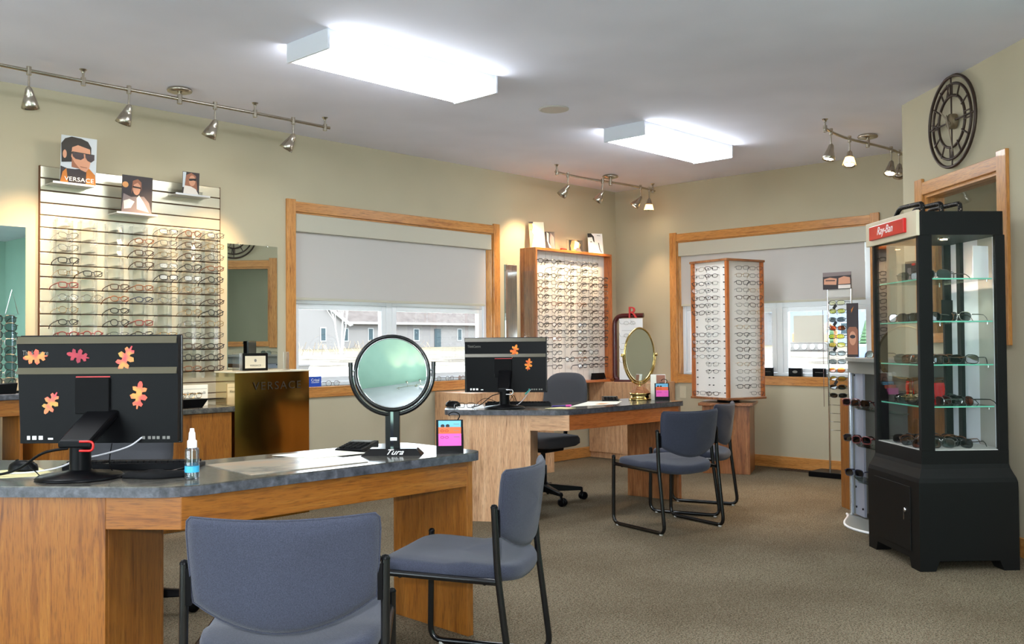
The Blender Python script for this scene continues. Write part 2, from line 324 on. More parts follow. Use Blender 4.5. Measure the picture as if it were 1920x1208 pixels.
# ------------------------------------------------------------------ ceiling lights, speaker
def fixture(x, y, label, L=1.22, Wd=.36):
    t = thing('ceiling_light', label, 'light fixture', (x, y, H), group='fluorescent ceiling lights')
    MB().box(-L/2+.017, L/2-.017, -Wd/2+.004, Wd/2-.004, -.045, 0).build('housing', 'fixture_white', t)
    d = MB(); pf = [(-Wd/2, -.046), (-Wd/2-.0, -.088), (-Wd/2+.016, -.10), (Wd/2-.016, -.10), (Wd/2, -.088), (Wd/2, -.046)]
    n = len(pf); v = [(-L/2+.016, a, z) for a, z in pf]+[(L/2-.016, a, z) for a, z in pf]
    d.add(v, [(i, i+1, n+i+1, n+i) for i in range(n-1)]+[(0, n, 2*n-1, n-1)]); d.build('diffuser', 'diffuser', t)
    for s in (-1, 1): MB().box(min(s*L/2, s*(L/2-.016)), max(s*L/2, s*(L/2-.016)), -Wd/2-.004, Wd/2+.004, -.104, 0).build('end_cap', 'fixture_white', t, .003)
    return t
fixture(3.415, 4.10, 'long fluorescent ceiling light nearest the camera, above the near desk')
fixture(6.18, 4.145, 'smaller-looking fluorescent ceiling light farther back, above the far desk')
fixture(.66, 4.10, 'added fluorescent ceiling light out of view left of the picture')  # this and the fixtures below are unseen, added to brighten the room
fixture(.66, .6, 'added fluorescent ceiling light out of view above the camera')
fixture(3.2, .75, 'added fluorescent ceiling light over the open floor right of the picture')
fixture(6.2, -.6, 'added fluorescent ceiling light in the room behind the interior window')
fixture(3.4, -1.9, 'added fluorescent ceiling light at the rear of the shop behind the camera')
fixture(-1.2, -1.9, 'added fluorescent ceiling light behind the camera')
t = thing('ceiling_speaker', 'round flush ceiling speaker between the two fluorescent lights', 'speaker', (4.858, 4.20, H))
MB().lathe([(.103, 0), (.103, -.006), (.09, -.010), (.082, -.008)], 32).build('rim', 'grey_cap', t); MB().lathe([(.083, -.003), (.083, -.0075)], 32).build('grille', 'white_paint', t)

# ------------------------------------------------------------------ track lights
ZR = 2.677
def aim(d):
    return Vector((0, 0, -1)).rotation_difference(Vector(d).normalized()).to_matrix().to_4x4()
def track(y, x0, x1, heads, posts, canopy, label, wav=.035, x_of=None):
    t = thing('track_light', label, 'track light', (0, 0, 0), group='monorail track lights')
    n = 28; pts = [(x0+(x1-x0)*k/n, y+wav*math.sin(k/n*math.pi*2.0), ZR) for k in range(n+1)]
    yy = lambda x: y+wav*math.sin((x-x0)/(x1-x0)*math.pi*2.0)
    MB().tube(pts, .0105, 8).build('rail', 'nickel', t)
    for x in posts:
        b = MB().tube([(x, yy(x), ZR-.025), (x, yy(x), H-.02)], .0075, 8); b.lathe([(.009, 0), (.012, .01), (.022, .02)], 12, Matrix.Translation((x, yy(x), H-.02))); b.tube([(x, yy(x), ZR-.026), (x, yy(x), ZR+.02)], .014, 10); b.build('standoff', 'nickel', t)
    x = canopy; b = MB().lathe([(.05, 0), (.072, .006), (.076, .016), (.07, .026), (.06, .03)], 28, Matrix.Translation((x, yy(x), H-.03))); b.tube([(x, yy(x), ZR), (x, yy(x), H-.03)], .01, 8); b.tube([(x, yy(x), ZR-.03), (x, yy(x), ZR+.03)], .016, 10); b.build('canopy', 'nickel', t)
    for (x, tgt, glow) in heads:
        p = Vector((x, yy(x), ZR-.105)); d = (Vector(tgt)-p).normalized(); M = Matrix.Translation(p)@aim(d)
        b = MB().tube([(x, yy(x), ZR+.022), (x, yy(x), ZR-.024)], .0135, 10).tube([(x, yy(x), ZR-.02), (x, yy(x), ZR-.075), tuple(p)], .0055, 8)
        b.lathe([(.006, .018), (.017, .006), (.024, -.022), (.029, -.042), (.0305, -.043), (.040, -.075), (.047, -.104), (.044, -.104), (.034, -.068), (.0, -.04)], 22, M)
        h = b.build('lamp_head', 'nickel', t)
        if glow == 2:      # glass collar that shows the glow through it
            MB().lathe([(.031, -.044), (.041, -.076), (.0475, -.100), (.0485, -.100), (.0425, -.075), (.033, -.044)], 22, M).build('glass_collar', 'bulb_soft', h)
        MB().lathe([(.0, -.088), (.022, -.090), (.034, -.094), (.034, -.097), (.0, -.099)], 16, M).build('bulb', 'bulb' if glow else 'chrome', h)
        if glow:
            L = bpy.data.lights.new('track_lamp', 'SPOT'); L.energy = SPOT*(glow if glow < 1.5 else .55); L.color = (1, .68, .38); L.spot_size = R(62); L.spot_blend = .85; L.shadow_soft_size = .03
            lo = bpy.data.objects.new('track_lamp', L); COL.objects.link(lo); lo.matrix_world = Matrix.Translation(p+d*.125)@aim(d)
mat('bulb_soft', (255, 200, 120), .4, emit=(1, .55, .18), estr=3.0)
track(5.495, 1.55, 3.95, [(1.955, (2.25, 6.05, 1.45), 1.3), (2.515, (2.35, 6.0, 1.55), 1.49), (3.065, (2.80, 6.0, 1.45), 1.49), (3.645, (3.25, 6.0, 1.5), 1.49)], (2.25, 3.35, 3.91), 2.83, 'long brushed nickel track light running above the metal slatwall', .012)
track(5.50, 6.38, 7.90, [(6.575, (6.5, 6.05, 2.0), 1.), (7.065, (6.9, 6.05, 1.75), 1.2), (7.62, (7.2, 6.05, 1.7), 1.2), (7.785, (7.85, 5.6, 1.2), 2)], (6.40, 7.86), 7.17, 'brushed nickel track light with four lamps over the oak wall display', .03)
track(3.02, 6.44, 7.97, [(6.59, (6.2, 3.3, .6), 1.), (6.93, (6.3, 2.9, .4), 2), (7.55, (6.8, 3.0, .4), 1.), (7.725, (7.0, 2.85, .8), 0)], (6.46, 7.93), 7.19, 'brushed nickel track light near the wall clock, one lamp dark', .035)
track(-2.45, -1.6, .2, [(-1.4, (-1.6, -3.1, 1.4), 1.), (-.9, (-.9, -3.1, 1.4), 1.), (-.3, (-.2, -3.1, 1.4), 1.)], (-1.5, .1), -.7, 'brushed nickel track light behind the camera', .03)

# ------------------------------------------------------------------ clock on the diagonal wall
cs = (Vector((5.965, 1.963, 0))-EC).length
t = thing('wall_clock', 'large openwork iron wall clock with roman numerals on the diagonal wall', 'clock', M=MC@Matrix.Translation((cs, 2.468, .03)))
def ring(r, rad, z=0): return MB().tube([(r*math.cos(2*math.pi*k/48), r*math.sin(2*math.pi*k/48), z) for k in range(48)], rad, 8, closed=True)
ring(.272, .010).build('outer_ring', 'iron_brown', t); ring(.225, .0085).build('middle_ring', 'iron_brown', t); ring(.155, .0085).build('inner_ring', 'iron_brown', t)
NUM = {12: 'XII', 3: 'III', 6: 'VI', 9: 'IX'}
for h in range(1, 13):
    a = R(90-30*h); ca, sa = math.cos(a), math.sin(a); Mn = Matrix.Translation((.19*ca, .19*sa, .006))@Matrix.Rotation(a-R(90), 4, 'Z')
    b = MB(); s = NUM.get(h, '')
    def bar(x0, y0, x1, y1, r=.0045): b.tube([(x0, y0, 0), (x1, y1, 0)], r, 6, M=Mn)
    if not s: bar(0, -.042, 0, .042, .0055)
    x = {'XII': -.026, 'III': -.022, 'VI': -.014, 'IX': -.012}.get(s, 0)
    for ch in s:
        if ch == 'I': bar(x, -.038, x, .038); x += .022
        if ch == 'X': bar(x-.014, -.038, x+.014, .038); bar(x+.014, -.038, x-.014, .038); x += .028
        if ch == 'V': bar(x, -.038, x-.013, .038); bar(x, -.038, x+.013, .038); x += .028
    b.build('numeral', 'iron_brown', t)
for a in (0, 90, 180, 270): MB().tube([(.02*math.cos(R(a)), .02*math.sin(R(a)), 0), (.272*math.cos(R(a)), .272*math.sin(R(a)), 0)], .0055, 6).build('spoke', 'iron_brown', t)
MB().lathe([(.046, -.02), (.046, .012), (.038, .018), (0, .02)], 24).build('hub', 'iron_tan', t)
MB().prism([(-.007, -.03), (.007, -.03), (.004, .125), (-.004, .125)], .021, .024, Matrix.Rotation(R(-310), 4, 'Z')).build('hour_hand', 'iron_tan', t)
MB().prism([(-.006, -.04), (.006, -.04), (.003, .20), (-.003, .20)], .025, .028, Matrix.Rotation(R(-163), 4, 'Z')).build('minute_hand', 'iron_tan', t)

# ------------------------------------------------------------------ outside the windows
def fz(r):
    T = [(0, -.45), (20, -.3), (34.6, 0), (42, .13), (57.6, .55), (96, .83), (260, .9)]
    for (a, za), (c, zc) in zip(T, T[1:]):
        if r <= c: return za+(zc-za)*(r-a)/(c-a)
    return .9
def noisy(name, lo, hi, sc_, rough=.95):
    m = mat(name, lo, rough, spec=.1); mp = texco(m); a = noise(m, mp, sc_, 6, .65); r = ramp(m, a.outputs[0], [(.36, lo), (.62, hi)]); n, l, b = nodes(m); l.new(r.outputs[0], b.inputs['Base Color'])
noisy('lawn', (92, 96, 60), (122, 124, 86), .7); noisy('road', (206, 206, 204), (226, 226, 224), .3); noisy('dirt', (72, 62, 52), (128, 121, 112), .35); noisy('scrub', (84, 74, 60), (112, 102, 84), .4)
def ringmesh(name, r0, r1, m, kind='structure'):
    na = 120; b = MB(); rs = [r0+(r1-r0)*k/6 for k in range(7)]
    v = [(r*math.cos(R(-8+360*i/na)), r*math.sin(R(-8+360*i/na)), fz(r)) for r in rs for i in range(na)]
    b.add(v, [(j*na+i, (j+1)*na+i, (j+1)*na+(i+1) % na, j*na+(i+1) % na) for j in range(6) for i in range(na)]); o = b.build(name, m); o['kind'] = kind; return o
noisy('bounce_concrete', (196, 196, 192), (212, 212, 208), .5); ringmesh('ground_bounce', .5, 16, 'bounce_concrete'); ringmesh('ground_lawn', 16, 34.6, 'lawn'); ringmesh('ground_road', 34.6, 43, 'road'); ringmesh('ground_dirt', 43, 70, 'dirt'); ringmesh('ground_far', 70, 250, 'scrub')  # pale concrete ring is added to bounce daylight up to the ceiling
mat('siding', (112, 108, 107), .8); noisy('shingle', (80, 72, 70), (94, 86, 83), 1.5); mat('fascia', (150, 150, 150), .7); mat('far_glass', (52, 66, 72), .35, spec=.2); mat('siding_blue', (120, 128, 140), .8); mat('roof_blue', (104, 112, 122), .8)
K75 = 75/45
def k75(x, z): return (x*K75, 1.155+(z-1.155)*K75)
hs = thing('house', 'long low house with pale siding and brown shingle roof seen through the left window', 'house', (0, 0, 0))
b = MB(); b.box(53, 79, 75, 84, .4, 3.26).build('wall', 'siding', hs)
b = MB(); b.box(44, 53, 71.5, 84, .4, 3.26); b.add([(44, 71.5, 3.26), (53, 71.5, 3.26), (48.5, 71.5, 6.2), (44, 84, 3.26), (53, 84, 3.26), (48.5, 84, 6.2)], [(0, 1, 2), (3, 5, 4), (0, 2, 5, 3), (1, 4, 5, 2)]); b.build('gable_wing', 'siding', hs)
b = MB(); b.add([(52, 74.4, 3.2), (80, 74.4, 3.2), (80, 79.5, 6.6), (48, 79.5, 6.6), (52, 74.4, 3.35), (80, 74.4, 3.35), (80, 79.5, 6.75), (48, 79.5, 6.75)], [(0, 3, 2, 1), (4, 5, 6, 7), (0, 1, 5, 4), (1, 2, 6, 5), (2, 3, 7, 6), (3, 0, 4, 7)]); b.build('roof', 'shingle', hs)
MB().box(52.5, 80, 74.3, 74.42, 3.14, 3.36).build('fascia', 'fascia', hs)
MB().prism([(48.4, 6.1), (48.4, 6.5), (53.8, 2.95+.0), (53.4, 2.85)], 0, .2, frameM((0, 71.4, 0), (1, 0, 0))).build('rake_board', 'fascia', hs)
for (xa, xb, za, zb) in ((51.15*.985, 51.62*.985, 1.389, 2.047), (55.4, 55.95, 1.39, 2.06), (58.5, 59.0, 1.39, 2.075), (64.4, 65.0, 1.4, 2.063), (70.6, 71.1, 1.4, 2.08)):
    za = k75(0, za)[1]; zb = k75(0, zb)[1]; yw = 71.5 if xb < 53 else 75
    f = MB().box(xa-.1, xb+.1, yw-.05, yw, za-.1, zb+.1).build('window', 'fascia', hs); MB().box(xa, xb, yw-.07, yw-.04, za, zb).build('window_pane', 'far_glass', f)
d = MB().box(67.2, 68.1, 74.94, 75, .75, 2.75).build('door', 'far_glass', hs)
# birch in front of the house
mat('birch_bark', (186, 184, 180), .8)
def branch(b, p, d, L, r, depth):
    q = p+d*L; b.tube([tuple(p), tuple(p+d*L*.5+Vector((random.uniform(-.04, .04),)*3)*L), tuple(q)], [r, r*.8, r*.6], 5)
    if depth:
        for k in range(3 if depth > 1 else 2):
            dd = (d+Vector((random.uniform(-.6, .6), random.uniform(-.5, .5), random.uniform(.0, .35)))).normalized(); branch(b, p+d*L*random.uniform(.6, 1), dd, L*random.uniform(.55, .8), r*.5, depth-1)
t = thing('birch_tree', 'bare white birch tree outside the left window', 'tree', (36.8, 50, fz(62)))
b = MB(); 
for (dx, L, r) in ((-.22, 2.6, .055), (.05, 2.8, .06), (.18, 2.5, .05)): branch(b, Vector((dx*.3, 0, 0)), Vector((dx, 0, 1)).normalized(), L, r, 3)
b.build('trunk', 'birch_bark', t)
mat('brush', (150, 132, 112), .9)
for (x, y, n) in ((36, 50.5, 40), (60, 73, 40), (33, 47, 30)):
    b = MB()
    for k in range(n):
        a = random.uniform(-5, 5); h = random.uniform(.3, .9); b.tube([(a, random.uniform(-.6, .6), 0), (a+random.uniform(-.3, .3), 0, h)], .018, 3, cap=False)
    o = b.build('dry_brush', 'brush'); o.location = (x, y, fz(math.hypot(x, y))-.05); tag(o, 'tangle of dry brown brush outside the left window', 'shrub', 'dry brush outside', 'stuff')
t = thing('trash_bin', 'grey wheeled trash bin standing outside the left window', 'trash bin', (10.8/16*27.5, 27.5, fz(33)))
b = MB(); b.add([(-.15, -.15, .05), (.15, -.15, .05), (.15, .15, .05), (-.15, .15, .05), (-.2, -.2, .47), (.2, -.2, .47), (.2, .2, .47), (-.2, .2, .47)], [(3, 2, 1, 0), (4, 5, 6, 7), (0, 1, 5, 4), (1, 2, 6, 5), (2, 3, 7, 6), (3, 0, 4, 7)]); mat('bin_grey', (96, 90, 92), .6); b.build('body', 'bin_grey', t)
MB().box(-.22, .22, -.22, .22, .47, .52).build('lid', 'bin_grey', t)
for s in (-1, 1): MB().lathe([(.06, -.02), (.06, .02)], 12, Matrix.Translation((s*.16, .14, .06))@Matrix.Rotation(R(90), 4, 'Y')).build('wheel', 'black_matte', t)
# far window: digger, houses, car, conifers
t = thing('excavator', 'small tracked excavator with an orange body outside the far window', 'excavator', (53, 26.2, fz(59.1)))
b = MB(); b.tube([(0, 1.4*math.cos(a)*1.0 if abs(math.cos(a)) > .999 else 1.15*(1 if math.cos(a) > 0 else -1)+.25*math.cos(a), .27+.25*math.sin(a)) for a in [k*math.pi/9 for k in range(18)]], .05, 6, closed=True); mat('digger_orange', (170, 122, 84), .6); mat('track_grey', (118, 112, 108), .8); b.box(-.16, .16, -1.25, 1.25, .08, .46); b.build('crawler_track', 'track_grey', t)
o = MB().box(.9, 1.22, -1.35, 1.35, .05, .5).build('crawler_track', 'track_grey', t)
for k in range(5): MB().lathe([(.16, -.03), (.16, .03)], 14, Matrix.Translation((-.19, -1.0+k*.5, .27))@Matrix.Rotation(R(90), 4, 'Y')).build('roller', 'fascia', t)
MB().box(.0, 1.1, -.9, .9, .55, 1.1).build('body', 'digger_orange', t, .06); MB().box(.1, .9, .0, .7, 1.1, 1.5).build('cab', 'far_glass', t, .05)
MB().tube([(1.1, -.4, .9), (2.2, -.4, 1.7), (3.2, -.4, 1.2), (3.1, -.4, .3)], .12, 6).build('boom', 'digger_orange', t)
def gable_house(x, y, wd, dp, he, hr, label, mw, mr):
    t = thing('house', label, 'house', (x, y, fz(math.hypot(x, y))))
    b = MB().box(-dp/2, dp/2, -wd/2, wd/2, -.3, he); b.add([(-dp/2, -wd/2, he), (-dp/2, wd/2, he), (-dp/2, 0, hr), (dp/2, -wd/2, he), (dp/2, wd/2, he), (dp/2, 0, hr)], [(0, 2, 1), (3, 4, 5)]); b.build('wall', mw, t)
    b = MB()
    for s in (-1, 1): b.add([(-dp/2-.3, s*(wd/2+.4), he-.25), (dp/2+.3, s*(wd/2+.4), he-.25), (dp/2+.3, 0, hr+.1), (-dp/2-.3, 0, hr+.1), (-dp/2-.3, s*(wd/2+.4), he-.05), (dp/2+.3, s*(wd/2+.4), he-.05), (dp/2+.3, 0, hr+.3), (-dp/2-.3, 0, hr+.3)], [(3, 2, 1, 0), (4, 5, 6, 7), (0, 1, 5, 4), (1, 2, 6, 5), (2, 3, 7, 6), (3, 0, 4, 7)])
    b.build('roof', mr, t); f = MB().box(-dp/2-.06, -dp/2, -.6, .6, .9, 2.0).build('window', 'fascia', t); MB().box(-dp/2-.08, -dp/2-.04, -.5, .5, 1.0, 1.9).build('window_pane', 'far_glass', f)
gable_house(88, 47, 7, 8, 2.2, 4.2, 'small pale gabled house left behind the frame tower outside the far window', 'siding', 'roof_blue')
gable_house(84, 35.5, 13, 9, 2.6, 7.2, 'large pale blue gabled house outside the far window', 'siding_blue', 'roof_blue')
mat('conifer', (62, 88, 58), .9); mat('woods', (84, 96, 84), .9)
for k, (x, y, h, lb) in enumerate(((66, 28.1, 1.9, 'small dark conifer behind the sunglasses rack outside the far window'), (70, 27.2, 1.7, 'small dark conifer beside the black cabinet outside the far window'), (66, 30.6, 1.6, 'small dark conifer left of the sunglasses rack outside the far window'))):
    t = thing('conifer', lb, 'tree', (x, y, fz(math.hypot(x, y))), group='conifers outside the far window')
    MB().tube([(0, 0, 0), (0, 0, h*.5)], .06, 6).build('trunk', 'brush', t); b = MB()
    for j in range(7): z = h*(.08+.12*j); r = .62*(1-j/7.6); b.lathe([(r, z), (r*.35, z+h*.2), (0, z+h*.24)], 9, smooth=False)
    b.build('foliage', 'conifer', t)
for k, y in enumerate((62, 56, 50.5)):
    t = thing('leafy_tree', ('leftmost', 'middle', 'rightmost')[k]+' of the round grey-green trees behind the houses outside the far window', 'tree', (112, y, fz(125)), group='trees behind the far houses')
    MB().tube([(0, 0, 0), (0, 0, 3)], .2, 6).build('trunk', 'brush', t); b = MB()
    for j in range(16): a = random.uniform(0, 6.28); rr = random.uniform(.5, 2.4); b.lathe([(0, -1.2), (1.0, -.6), (1.25, 0), (1.0, .6), (0, 1.2)], 8, Matrix.Translation((rr*math.cos(a), rr*math.sin(a), random.uniform(3, 7))), smooth=False)
    b.build('foliage', 'woods', t)
t = thing('parked_car', 'blue and white parked car outside the far window beside the black cabinet', 'car', (40, 15.1, fz(43.5)))
mat('car_blue', (96, 120, 168), .3); b = MB().box(-.85, .85, -2.1, 2.1, .25, .85); b.build('body', 'car_blue', t, .12); MB().add([(-.75, -1.2, .85), (.75, -1.2, .85), (.75, 1.5, .85), (-.75, 1.5, .85), (-.6, -.7, 1.4), (.6, -.7, 1.4), (.6, 1.2, 1.4), (-.6, 1.2, 1.4)], [(4, 5, 6, 7), (0, 1, 5, 4), (1, 2, 6, 5), (2, 3, 7, 6), (3, 0, 4, 7)]).build('window_glass', 'far_glass', t); MB().box(-.6, .6, -.7, 1.2, 1.4, 1.46).build('roof', 'fascia', t, .03)
for sx in (-1, 1):
    for sy in (-1.3, 1.3): MB().lathe([(.32, -.1), (.32, .1)], 16, Matrix.Translation((sx*.78, sy, .32))@Matrix.Rotation(R(90), 4, 'Y')).build('wheel', 'black_matte', t)
# ------------------------------------------------------------------ desks
def round_poly(pts, rad, k=6):
    out = []; n = len(pts)
    for i in range(n):
        p = Vector(pts[i]+(0,)); a = Vector(pts[i-1]+(0,))-p; c = Vector(pts[(i+1) % n]+(0,))-p; r = rad[i]
        if r <= 0: out.append(tuple(p[:2])); continue
        a = p+a.normalized()*r; c = p+c.normalized()*r
        for j in range(k+1): t = j/k; q = a*(1-t)**2+p*2*t*(1-t)+c*t*t; out.append((q.x, q.y))
    return out
def off(p, d, s): return (p[0]+d[0]*s, p[1]+d[1]*s)
def slab(name, m, parent, a, c, th, z0, z1, side=1, bevel=.002):
    """upright board from a to c (plan), thickness th to the left (side=1) of a->c"""
    L = math.hypot(c[0]-a[0], c[1]-a[1]); o = MB().box(0, L, min(0, th*side), max(0, th*side), z0, z1).build(name, m, parent, bevel)
    o.location = (a[0], a[1], 0); o.rotation_euler = (0, 0, math.atan2(c[1]-a[1], c[0]-a[0])); return o
def desk(label, top, rad, ped, apr, endp, wood, wood2):
    t = thing('desk', label, 'desk', (0, 0, 0), group='angled reception desks')
    poly = round_poly(top, rad)
    MB().prism(poly, ZD-.004, ZD).build('worktop', 'laminate_top', t)
    MB().prism(poly, ZD-.034, ZD-.004).build('edge_band', 'laminate_edge', t)
    a, c, dp, nrm = ped
    poly = [a, off(a, nrm, dp), off(c, nrm, dp), c]; zt = ZD-.034
    slab('front_panel', wood+'_z', t, c, a, .02, 0, zt); slab('side_panel', wood+'_z', t, off(a, nrm, .0205), off(a, nrm, dp), .02, 0, zt)
    slab('side_panel', wood+'_z', t, off(c, nrm, .0205), off(c, nrm, dp), .02, 0, zt, -1); slab('back_panel', wood+'_z', t, off(a, nrm, dp+.0005), off(c, nrm, dp+.0005), .02, 0, zt, -1)
    for k, (p, q, m) in enumerate(apr): slab('apron', m, t, p, q, .02, .59, zt)
    p, q = endp; slab('end_panel', wood2+'_z', t, p, q, .030, 0, zt, -1)
    return t
d1 = Vector((-.633, .774)); n1 = Vector((.774, .633))
A = (1.272, 2.938); Cc = off(A, d1, .72)
desk('warm oak desk with speckled grey top nearest the camera', [(1.412, 2.735), (2.69, 2.705), (2.705, 3.245), (1.787, 3.303), (1.154, 4.077), (.764, 3.524)], [.10, .07, .10, .03, .03, .03],
     (A, Cc, .39, n1), [(A, (1.424, 2.752), 'oak_warm_x'), ((1.424, 2.752), (2.644, 2.730), 'oak_warm_x')], ((2.656, 3.198), (2.644, 2.728)), 'oak_warm', 'oak_warm')
d2 = Vector((-.572, .820)); n2 = Vector((.82, .572)); A = (4.543, 4.149); Cc = (4.233, 4.594)
desk('pale oak desk with dark grey top farther back by the oak wall display', [(4.655, 3.947), (5.935, 3.88), (5.975, 4.41), (5.10, 4.46), (4.60, 4.985), (4.202, 4.597)], [.10, .05, .06, .03, .03, .05],
     (A, Cc, .36, n2), [(A, (4.688, 3.942), 'oak_pale_x'), ((4.688, 3.965), (5.902, 3.902), 'oak_orange_x')], ((5.867, 4.34), (5.905, 3.902)), 'oak_pale', 'oak_brown')

# ------------------------------------------------------------------ guest chairs
def pillow(outline, prof, f=lambda x, y, z: (x, y, z)):
    b = MB(); n = len(outline); cx = sum(p[0] for p in outline)/n; cy = sum(p[1] for p in outline)/n; v = []
    for (s, z) in prof: v += [f(cx+(p[0]-cx)*s, cy+(p[1]-cy)*s, z) for p in outline]
    return b.add(v, [(i*n+k, i*n+(k+1) % n, (i+1)*n+(k+1) % n, (i+1)*n+k) for i in range(len(prof)-1) for k in range(n)], True)
def chair_proto(name, label):
    t = thing(name, label, 'chair', group='stackable sled base guest chairs')
    for s in (-1, 1):
        x = s*.245
        path = roundpath([(x, -.185, .618), (x, -.195, .40), (x, -.245, .012), (x, .235, .012), (x, .228, .43)], .055)
        MB().tube(path, .0115, 10).build('sled_leg', 'black_enamel', t)
        MB().tube([(x-s*.004, .228, .385), (x-s*.004, -.19, .375)], .0115, 8).build('side_rail', 'black_enamel', t)
        MB().lathe([(.0, .012), (.008, .010), (.0125, .003), (.0125, 0)], 12, Matrix.Translation((x, .228, .43))).build('end_cap', 'black_plastic', t)
        MB().lathe([(.0, .012), (.008, .010), (.0125, .003), (.0125, 0)], 12, Matrix.Translation((x, -.185, .618))).build('end_cap', 'black_plastic', t)
        for y in (-.21, .19): MB().lathe([(.010, -.003), (.012, .006)], 10, Matrix.Translation((x, y, .003))).build('glide', 'grey_cap', t)
    MB().tube([(-.245, .15, .378), (.245, .15, .378)], .009, 8).build('cross_bar', 'black_enamel', t); MB().tube([(-.245, -.15, .372), (.245, -.15, .372)], .009, 8).build('cross_bar', 'black_enamel', t)
    o = []
    for k in range(40):
        a = 2*math.pi*k/40; c, s = math.cos(a), math.sin(a); e = .28 if s > 0 else .62
        o.append((.232*math.copysign(abs(c)**(.30 if s > 0 else .6), c), .238*math.copysign(abs(s)**e, s)))
    sag = lambda x, y, z: (x, y, z+.012*(y/.23)-.10*x*x*0+.02*(abs(x)/.23)**2*(1 if y < 0 else .2)-.006)
    pillow(o, [(.0, .362), (.85, .362), (.97, .370), (1.0, .385), (1.0, .402), (.975, .416), (.90, .423), (.6, .425), (.0, .424)], sag).build('seat', 'fabric_blue', t)
    o = []
    for k in range(14): a = -1+2*k/13; o.append((.222*a, .455+.072*a*a))
    for (x, z) in ((.226, .56), (.231, .64), (.234, .70), (.232, .728), (.222, .738)): o.append((x, z))
    for k in range(1, 10): o.append((.222-.0444*k, .738-.006*math.sin(math.pi*k/10)))
    for (x, z) in ((-.222, .738), (-.232, .728), (-.234, .70), (-.231, .64), (-.226, .56)): o.append((x, z))
    def bend(x, z, y): return (x, -.178-.055*(1-(x/.235)**2)-.13*(z-.5)+y, z)
    b = pillow([(p[0], p[1]) for p in o], [(.0, .018), (.6, .0175), (.9, .014), (.98, .006), (1.0, .0), (.985, -.009), (.9, -.016), (.6, -.019), (.0, -.020)], bend); b.build('backrest', 'fabric_blue', t)
    MB().tube([bend(p[0]*1.0, p[1], -.004) for p in o], .0035, 5, closed=True).build('piping', 'fabric_blue', t)
    for s in (-1, 1): MB().box(s*.232-.006, s*.232+.006, -.20, -.178, .52, .61).build('bracket', 'black_plastic', t)
    return t
def copy_tree(o, parent=None):
    c = o.copy(); COL.objects.link(c); c.parent = parent
    for ch in list(o.children): copy_tree(ch, c)
    return c
ch0 = chair_proto('guest_chair', 'grey-blue fabric guest chair nearest the camera, seen from behind at the near desk')
spots = [((1.455, 2.18), (.663, .749), None), ((2.355, 2.465), (-.45, .893), 'grey-blue guest chair turned sideways at the right end of the near desk'),
         ((5.037, 3.435), (.23, .97), 'grey guest chair in front of the far desk, nearer of the two'), ((5.666, 3.642), (-.287, .958), 'grey guest chair at the right end of the far desk, beside the frame tower')]
for k, (p, f, lb) in enumerate(spots):
    c = ch0 if k == 0 else copy_tree(ch0)
    c.location = (p[0], p[1], 0); c.rotation_euler = (0, 0, math.atan2(f[1], f[0])-math.pi/2)
    if lb: c['label'] = lb

# ------------------------------------------------------------------ swivel chairs
def swivel(label, loc, face, rot0):
    t = thing('swivel_chair', label, 'chair', (loc[0], loc[1], 0), math.atan2(face[1], face[0])-math.pi/2, 'black swivel desk chairs')
    for k in range(5):
        M = Matrix.Rotation(R(rot0+72*k), 4, 'Z')
        l = MB().add([(.03, -.028, .07), (.29, -.016, .07), (.29, .016, .07), (.03, .028, .07), (.03, -.022, .125), (.29, -.012, .095), (.29, .012, .095), (.03, .022, .125)], [(3, 2, 1, 0), (4, 5, 6, 7), (0, 1, 5, 4), (1, 2, 6, 5), (2, 3, 7, 6), (3, 0, 4, 7)], M=M).build('base_leg', 'black_plastic', t, .006)
        c = MB(); Mc = M@Matrix.Translation((.285, 0, .03))@Matrix.Rotation(R(25), 4, 'Z')
        for s in (-1, 1): c.lathe([(.012, -.009), (.028, -.008), (.03, 0), (.028, .008), (.012, .009)], 14, Mc@Matrix.Translation((.012, s*.014, 0))@Matrix.Rotation(R(90), 4, 'X'))
        c.tube([(0, 0, .02), (0, 0, .06)], .009, 8, M=Mc); c.build('caster', 'black_plastic', l)
    MB().lathe([(.036, .065), (.04, .125), (.03, .14)], 16).build('hub', 'black_plastic', t); MB().lathe([(.028, .13), (.028, .26), (.018, .262), (.018, .37)], 16).build('gas_column', 'black_plastic', t)
    MB().box(-.10, .10, -.13, .10, .36, .40).build('mechanism', 'black_plastic', t, .01)
    o = [(.235*math.copysign(abs(math.cos(a))**.5, math.cos(a)), .225*math.copysign(abs(math.sin(a))**.5, math.sin(a))) for a in [2*math.pi*k/36 for k in range(36)]]
    pillow(o, [(.0, .40), (.9, .402), (1., .42), (1., .45), (.95, .472), (.7, .482), (.0, .48)]).build('seat', 'fabric_grey', t)
    o = [(.20*math.copysign(abs(math.cos(a))**.6, math.cos(a)), .72+.21*math.copysign(abs(math.sin(a))**.6, math.sin(a))) for a in [2*math.pi*k/36 for k in range(36)]]
    pillow(o, [(.0, .035), (.7, .032), (.94, .02), (1., .0), (.94, -.02), (.7, -.032), (.0, -.035)], lambda x, z, y: (x, -.25-.05*(1-(x/.2)**2)*.6-.14*(z-.5)+y, z)).build('backrest', 'fabric_grey', t)
    MB().tube(roundpath([(0, -.1, .385), (0, -.27, .385), (0, -.325, .62)], .08), .016, 8).build('back_stem', 'black_plastic', t)
    return t
swivel('dark grey swivel chair behind the far desk beside the oak wall display', (5.24, 4.66), (-.995, -.10), 8)
swivel('dark swivel chair mostly hidden behind the near desk', (1.82, 4.05), (-.5, -.87), 100)

